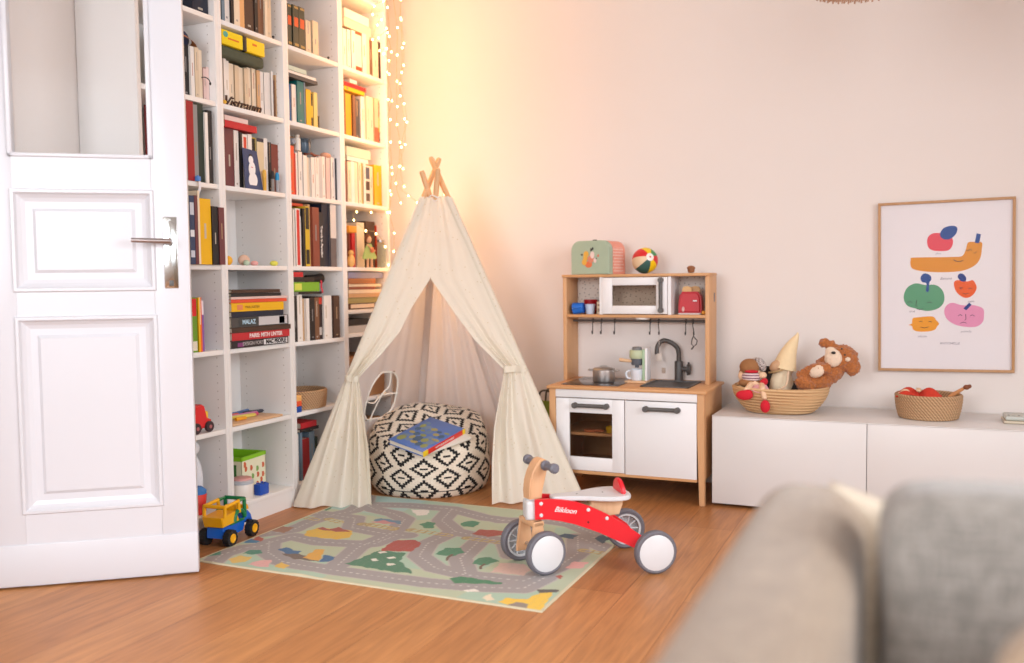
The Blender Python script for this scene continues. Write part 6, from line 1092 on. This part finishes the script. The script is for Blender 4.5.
# doll with red shoes hanging over the rim
t = thing('rag_doll', 'rag doll in striped shirt with red shoes hanging over the basket rim', 'doll', (2.29, -.28, bz_ + .08)); SK = mat('doll_skin', '#E8C3A0', .9, .04, 60)
blob('doll_body', [('e', (2.275, -.27, .560), (.042, .036, .036)), ('e', (2.275, -.285, .522), (.038, .03, .026)), ('e', (2.236, -.29, .535), (.016, .016, .022)), ('e', (2.322, -.30, .540), (.019, .015, .015)), ('e', (2.29, -.31, .505), (.018, .02, .016)),
  ('t', [(2.28, -.31, .505), (2.276, -.365, .493), (2.270, -.400, .484)], [.014, .013, .012]), ('t', [(2.32, -.31, .50), (2.336, -.385, .492), (2.348, -.408, .452)], [.014, .013, .0105])], .004, SK, t)
blob('headscarf', [('e', (2.268, -.285, .572), (.044, .040, .036)), ('e', (2.238, -.275, .545), (.018, .022, .018))], .004, mat('brown_felt', '#9A6A42', .95, .1, 50), t)
chk = mat('checked_cloth', '#6A5450', .9, .05); N = chk.node_tree.nodes; L = chk.node_tree.links; ck = N.new('ShaderNodeTexChecker'); ck.inputs['Scale'].default_value = 150; ck.inputs[1].default_value = lin('#3A2C2E'); ck.inputs[2].default_value = lin('#D9CCC6'); L.new([n for n in N if n.type == 'TEX_COORD'][0].outputs['Object'], ck.inputs[0]); L.new(ck.outputs[0], N['Principled BSDF'].inputs['Base Color'])
m = MB(); m.tube(smoothpts([(2.278, -.272, .602), (2.302, -.278, .594), (2.318, -.285, .575), (2.326, -.29, .556)]), [.008 + .012 * math.sin(PI * i / 24) for i in range(25)], 14); m.build('checked_band', chk, t)
st = mat('striped_knit', '#B98A92', .9, .05); N = st.node_tree.nodes; L = st.node_tree.links; wv = N.new('ShaderNodeTexWave'); wv.bands_direction = 'Z'; wv.inputs['Scale'].default_value = 28; L.new([n for n in N if n.type == 'TEX_COORD'][0].outputs['Object'], wv.inputs[0]); crr = N.new('ShaderNodeValToRGB'); crr.color_ramp.elements[0].color = lin('#7E5A68'); crr.color_ramp.elements[0].position = .35; crr.color_ramp.elements[1].color = lin('#E3CFCC'); crr.color_ramp.elements[1].position = .6; L.new(wv.outputs[0], crr.inputs[0]); L.new(crr.outputs[0], N['Principled BSDF'].inputs['Base Color'])
blob('striped_shirt', [('e', (2.276, -.300, .532), (.040, .030, .026))], .004, st, t); blob('brown_trousers', [('e', (2.268, -.305, .506), (.046, .028, .020))], .004, mat('brown_felt', '#9A6A42', .95, .1, 50), t); blob('red_collar', [('e', (2.280, -.318, .556), (.030, .014, .007)), ('e', (2.33, -.315, .512), (.016, .01, .02), R3(0, .7, 0))], .003, flat('#C4202E', .9), t)
m = MB(); m.grid(lambda u, v: (2.320 + (.022 + .022 * v) * math.cos(2*PI*u), -.325 - .05 * v + (.012 + .014 * v) * math.sin(2*PI*u), .503 - .022 * v + .004 * math.sin(10 * PI * u) * v), 40, 6, wrap=True); m.build('pink_skirt', flat('#E3A9B0', .9), t)
blob('shoe', [('e', (2.266, -.405, .466), (.036, .017, .021)), ('e', (2.280, -.40, .474), (.018, .017, .016))], .003, flat('#CC1B2E', .9), t); blob('shoe', [('e', (2.350, -.412, .424), (.020, .015, .027))], .003, flat('#CC1B2E', .9), t)
t.location.x += .012
m = MB(); m.ell((2.345, -.21, .51), (.028, .03, .045)); m.ell((2.34, -.2, .55), .02); tag(m.build('soft_toy', mat('dark_plush', '#2A2220', 1, .2, 80), None, loc=(2.345, -.21, .5)), 'dark soft toy tucked between the rag doll and the gnome', 'soft toy')
m = MB(); m.ell((2.47, -.20, .470), (.045, .05, .035)); tag(m.build('soft_toy', mat('dark_plush', '#2A2220', 1, .2, 80), None, loc=(2.47, -.20, .47)), 'dark soft toy under the brown bear in the basket', 'soft toy')

# ------------------------------------------------------------------ framed fruit print
fo = Vector((2.7766, -.003, .5463)); FM = frame3(fo, (math.cos(.0108), 0, math.sin(.0108)), (-math.sin(.0108), 0, math.cos(.0108)), (0, -1, 0))
FW, FH = .5132, .7119
t = thing('framed_print', 'oak-framed print of smiling fruit hanging above the sideboard', 'picture', fo)
m = MB(); e = .0105
for a in ((0, FW, 0, e), (0, FW, FH - e, FH), (0, e, e, FH - e), (FW - e, FW, e, FH - e)): m.box(a[0], a[1], a[2], a[3], 0, .022, .001, M=FM)
m.build('frame', wood('oak_frame', '#C69A6E', '#AE7F54', 'z', .5), t)
m = MB(); m.box(e, FW - e, e, FH - e, .004, .010, M=FM); m.build('paper', mat('poster_paper', '#E6E0E2', .8, .01), t)
pcol = dict(plum='#DD4F5C', plum_leaf='#34508F', banana='#D98F34', banana_stem='#34508F', orange='#E2602A', orange_leaf='#2C3F80', lime='#5F9A76', lime_leaf='#34508F', grapefruit='#DE93B4', grapefruit_stem='#2C3F80', lemon='#E59A34')
def spl(P_, n=5):
    Q = [Vector((x, y, 0)) for x, y in P_]; k = len(Q); out = []
    for i in range(k):
        a, b_, c_, d_ = Q[i-1], Q[i], Q[(i+1) % k], Q[(i+2) % k]
        for j in range(n): s_ = j / n; v = .5 * ((2 * b_) + (c_ - a) * s_ + (2 * a - 5 * b_ + 4 * c_ - d_) * s_ * s_ + (3 * b_ - a - 3 * c_ + d_) * s_ ** 3); out.append((v.x, v.y))
    return out
for i, (k, P_) in enumerate(POSTER.items()):
    z = .0102 + (.0003 if 'leaf' in k or 'stem' in k else 0); Q = P_ if 'stem' in k else spl(P_)
    m = MB(); area_ = sum(Q[j-1][0] * Q[j][1] - Q[j][0] * Q[j-1][1] for j in range(len(Q)))
    if area_ < 0: Q = Q[::-1]
    m.prism(Q, .0003, FM @ T(0, 0, z)); m.build('printed_' + k.replace('plum', 'apple').replace('lime', 'green_fruit'), flat(pcol[k], .8), t)
m = MB(); ink = flat('#4A3A44', .8)
def stroke(P_, r=.0011): m.tube([FM @ Vector((x, y, .0108)) for x, y in P_], r, 6)
stroke([(.289, .4645), (.300, .458), (.3135, .457), (.3254, .461)], .0015); stroke([(.335, .503), (.342, .499), (.349, .506)]); stroke([(.362, .492), (.368, .489), (.374, .496)]); stroke([(.352, .510), (.355, .500)])
stroke([(.312, .347), (.318, .351), (.324, .347), (.318, .343), (.312, .347)]); stroke([(.345, .343), (.351, .347), (.358, .343)]); stroke([(.325, .325), (.335, .322), (.345, .326)])
stroke([(.115, .290), (.125, .294), (.133, .289)]); stroke([(.19, .288), (.2, .291), (.208, .288)]); stroke([(.150, .300), (.147, .275), (.153, .274)]); stroke([(.150, .263), (.162, .259), (.175, .264)])
stroke([(.307, .232), (.316, .238), (.322, .232)]); stroke([(.352, .232), (.36, .237), (.368, .230)]); stroke([(.335, .240), (.336, .218), (.331, .214)]); stroke([(.315, .202), (.327, .206), (.338, .202)])
stroke([(.160, .208), (.167, .211), (.173, .207)]); stroke([(.195, .208), (.202, .210), (.208, .207)]); stroke([(.165, .186), (.18, .182), (.197, .187)])
m.build('printed_faces', ink, t)
for s_, x, y, h in (('ANTONELLE', .2767, .1177, .0135), ('Banane', .2606, .3879, .015), ('citron', .171, .1468, .014), ('pomelo', .3362, .168, .013), ('lime', .1321, .2522, .013), ('apple', .3536, .2918, .012), ('plum', .2307, .4922, .010)):
    text('caption', s_, h, flat('#8A8290', .8), t, FM @ T(x, y, .0104), .0001, shear=0 if s_[0] == 'A' else .3)
m = MB(); m.box(e, FW - e, e, FH - e, .0165, .018, M=FM); m.build('front_glass', glass('picture_glass', '#FFFFFF', .05), t)

# brown boxes in the right-hand bookcase column, seen through the tent window
m = MB(); m.box(.30, .495, -.64, -.32, ZB[5] + .001, ZB[5] + .20, .006); m.box(.296, .499, -.644, -.316, ZB[5] + .165, ZB[5] + .203, .004); tag(m.build('cardboard_box', flat('#A87A52'), None, loc=(.4, -.48, ZB[5])), 'brown lidded box in the bookcase seen through the tent window', 'box')
for k, (c, n_) in enumerate((('#6A4630', 'dark brown'), ('#8E6A44', 'mid brown'), ('#5A3C2A', 'very dark brown'), ('#A07A50', 'light brown'))): m = MB(); m.box(.31, .492, -.63, -.33 - .01 * k, ZB[6] + .0008 + k * .05, ZB[6] + .049 + k * .05, .004); tag(m.build('storage_case', flat(c), None, loc=(.4, -.48, ZB[6] + k * .05)), '%s flat case in the stack behind the tent on the lowest shelf' % n_, 'case', 'flat cases stacked behind the tent')

# ------------------------------------------------------------------ pendant lamp at the top of the view
lc = Vector((2.765, -1.30, 1.792)); t = thing('pendant_lamp', 'ceiling lamp with a fringed beige shade just peeping in at the top', 'lamp', (lc.x, lc.y, H))
m = MB(); n_ = 150
for k in range(n_):
    a = 2 * PI * k / n_; x, y = lc.x + .15 * math.cos(a), lc.y + .15 * math.sin(a); m.tube([(x, y, 1.86), (x + .001, y, 1.80), (x, y, lc.z + .004 * math.sin(k * 2.3))], .0028, 5)
m.build('fringe', flat('#B98F74', .9), t)
m = MB(); m.grid(lambda u, v: (lc.x + (.15 - .03 * v) * math.cos(2*PI*u), lc.y + (.15 - .03 * v) * math.sin(2*PI*u), 1.855 + .22 * v), 64, 8, wrap=True); m.build('lamp_shade', translucent('shade_linen', '#E3CDB4', .4), t)
m = MB(); m.tube([(lc.x, lc.y, H), (lc.x, lc.y, 2.03)], .003, 8); m.lathe([(.05, H - .02), (.05, H - .0005)], c=(lc.x, lc.y, 0), seg=24); m.tube([(lc.x - .12, lc.y, 2.07), (lc.x + .12, lc.y, 2.07)], .002, 6); m.build('cable', WHITE, t)

# ------------------------------------------------------------------ string of warm lights down the end of the bookcase and over the tent top
BULB = mat('lit_bulb', '#FFD98A', .3, 0, emit=18); WIRE = flat('#C9A66A')
sl = thing('string_lights', 'warm white fairy lights hanging down the end of the bookcase', 'string lights', (.52, -.262, 2.56))
rr = random.Random(11); wires = []
for k, (y0, zb_, x0) in enumerate(((-.262, 1.06, .517), (-.225, 1.30, .54), (-.16, 1.36, .53), (-.10, 1.42, .50), (-.20, 1.24, .47))):
    pts = []; z = 2.58; i = 0
    while z > zb_: pts.append((x0 + .012 * math.sin(i * 1.7 + k), y0 + .018 * math.sin(i * 2.1 + k * 2), z)); z -= .085 + rr.random() * .06; i += 1
    wires.append(pts)
front = [(.514, -.262, 2.42), (.514, -.30, 2.33), (.515, -.385, 2.283), (.515, -.40, 2.24), (.516, -.322, 2.235), (.515, -.36, 2.20), (.515, -.405, 2.12), (.516, -.352, 2.14), (.516, -.268, 2.186), (.516, -.28, 2.105), (.516, -.345, 2.081), (.516, -.309, 2.074), (.517, -.262, 2.05)]; wires.append(front)
wires.append([(.517, -.262, 1.36), (.516, -.30, 1.30), (.516, -.45, 1.29), (.517, -.575, 1.285), (.517, -.60, 1.245), (.516, -.50, 1.20), (.516, -.41, 1.19), (.517, -.33, 1.13), (.516, -.30, 1.04), (.517, -.262, 1.0), (.514, -.262, .95)])
wires.append([(.53, -.2, 1.42), (.62, -.27, 1.38), (.72, -.36, 1.335), (.79, -.44, 1.33), (.828, -.475, 1.30), (.865, -.47, 1.275), (.885, -.45, 1.31), (.90, -.42, 1.36)])
m = MB(); bl = MB()
for w_ in wires: m.tube(smoothpts(w_, 4), .0009, 5)
m.build('wire', WIRE, sl)
bulbs = []
for w_ in wires:
    for p in w_[1:]: bulbs.append(Vector(p) + Vector((.003, -.002, -.006)))
for p in bulbs: q = MB(); q.ell(p, (.0038, .0038, .0052), None, 10, 6); q.build('bulb', BULB, sl)
GLOW = [((.70, -.50, z), e_, (1, .48, .16)) for z, e_ in ((2.42, 3.0), (2.12, 3.1), (1.82, 2.6), (1.58, 1.8))] + [((.60, -.17, 1.35), .6, (1, .52, .2)), ((.93, -.36, 1.42), .9, (1, .52, .2)), ((.66, -.22, 1.0), .8, (1, .55, .25))]  # column lamps are added in open air off the string to spread its glow
GLOW += [((.548, -.36, z), .20, (1, .40, .08)) for z in (2.20, 1.86, 1.56, 1.24, .97)]
for p, e_, c_ in GLOW:
    l = bpy.data.lights.new('fairy_light_glow', 'POINT'); l.energy = e_; l.color = c_; l.shadow_soft_size = .03; o = bpy.data.objects.new('fairy_light_glow', l); C.objects.link(o); o.location = p

# ------------------------------------------------------------------ sofa in the foreground with cushions
SOFA = weave('sofa_linen', '#98846F', '#83705E', 420, 420, .95, .25); GREYC = weave('grey_cushion_weave', '#968E86', '#767069', 330, 330, .95, .35); CREAMC = weave('cream_cushion', '#D2C3AF', '#C4B39E', 500, 500, .95, .2)
so = thing('sofa', 'beige fabric sofa backrest running towards the camera in the foreground', 'sofa', (3.2, -3.6, 0))
def rbox(name, x0, x1, y0, y1, z0, z1, r, material, parent):
    m = MB(); m.box(x0, x1, y0, y1, z0, z1, r); o = m.build(name, material, parent, angle=60)
    return o
def soft(name, c, sx, sy, sz, material, parent, M=None, e=4., n=40, loc=None):
    # superellipsoid cushion
    m = MB(); c = Vector(c)
    f = lambda w_, p: math.copysign(abs(w_) ** (2 / p), w_)
    def P_(u, v):
        a = 2 * PI * u; b_ = -PI / 2 + PI * v; q = Vector((sx * f(math.cos(b_), e) * f(math.cos(a), e), sy * f(math.cos(b_), e) * f(math.sin(a), e), sz * f(math.sin(b_), e))); return (M @ q if M else q) + c
    m.grid(P_, n * 2, n, wrap=True); return m.build(name, material, parent, loc=loc, angle=80)
m = MB(); m.box(2.716, 2.854, -4.40, -2.925, .20, .682, .055, sg=8); m.build('backrest', SOFA, so, angle=80)
m = MB(); m.box(2.92, 3.68, -4.30, -2.92, .2805, .36, .035, sg=6); m.build('seat_cushion', SOFA, so, angle=80)
rbox('base', 2.76, 3.70, -4.36, -2.95, .06, .28, .02, SOFA, so)
m = MB(); m.box(2.80, 3.72, -4.55, -4.405, .10, .58, .05, sg=6); m.build('armrest', SOFA, so, angle=80)
for x in (2.80, 3.64):
    for y in (-4.32, -2.96): m = MB(); m.lathe([(.018, .0005), (.025, .062)], c=(x, y, 0), seg=16); m.build('leg', PALEWOOD, so)
def cushion(c, w_, h_, th, rz, rx, ry, material, lab):
    t = bpy.data.objects.new('cushion', None); Mx = R3(rx, ry, rz); n = 44
    m = MB()
    for s in (1, -1):
        def P_(u, v):
            x, y = 2 * u - 1, 2 * v - 1; k = (1 - abs(x) ** 2.6) * (1 - abs(y) ** 2.6); pin = 1 - .07 * (1 - abs(x)) * abs(y) ** 4 * 0 - .05 * (math.cos(y * PI / 2)) * abs(x) ** 6 * 1; pin2 = 1 - .05 * math.cos(x * PI / 2) * abs(y) ** 6
            return Vector(c) + Mx @ Vector((x * w_ / 2 * pin, s * (th / 2) * max(0, k) ** .42, y * h_ / 2 * pin2))
        m.grid(P_, n, n)
    o = m.build('cushion', material, None, loc=c, angle=180); bpy.data.objects.remove(t)
    md = o.modifiers.new('weld', 'WELD'); md.merge_threshold = .0005; tag(o, lab, 'cushion'); return o
def plump(c, sx, sy, sz, M, material, lab, e=4.5):
    o = soft('cushion', c, sx, sy, sz, material, None, M=M, e=e, n=40, loc=c); tag(o, lab, 'cushion'); return o
plump((3.108, -3.15, .545), .236, .085, .187, R3(math.radians(-6), math.radians(0), math.radians(4)), GREYC, 'large grey woven cushion standing on the sofa in the right foreground', 9)
cushion((2.966, -2.985, .470), .41, .35, .11, math.radians(10), math.radians(-10), math.radians(15), CREAMC, 'cream cushion behind the grey one, its pointed corner on the sofa back')
plump((3.150, -3.43, .545), .190, .06, .155, R3(math.radians(-6), math.radians(-4), math.radians(-8)), weave('beige_cushion', '#AE967E', '#9C856E', 420, 420), 'beige cushion just peeping in at the bottom right corner', 5)

for o in bpy.data.objects:
    for k in ('_world', '_org'):
        if k in o: del o[k]
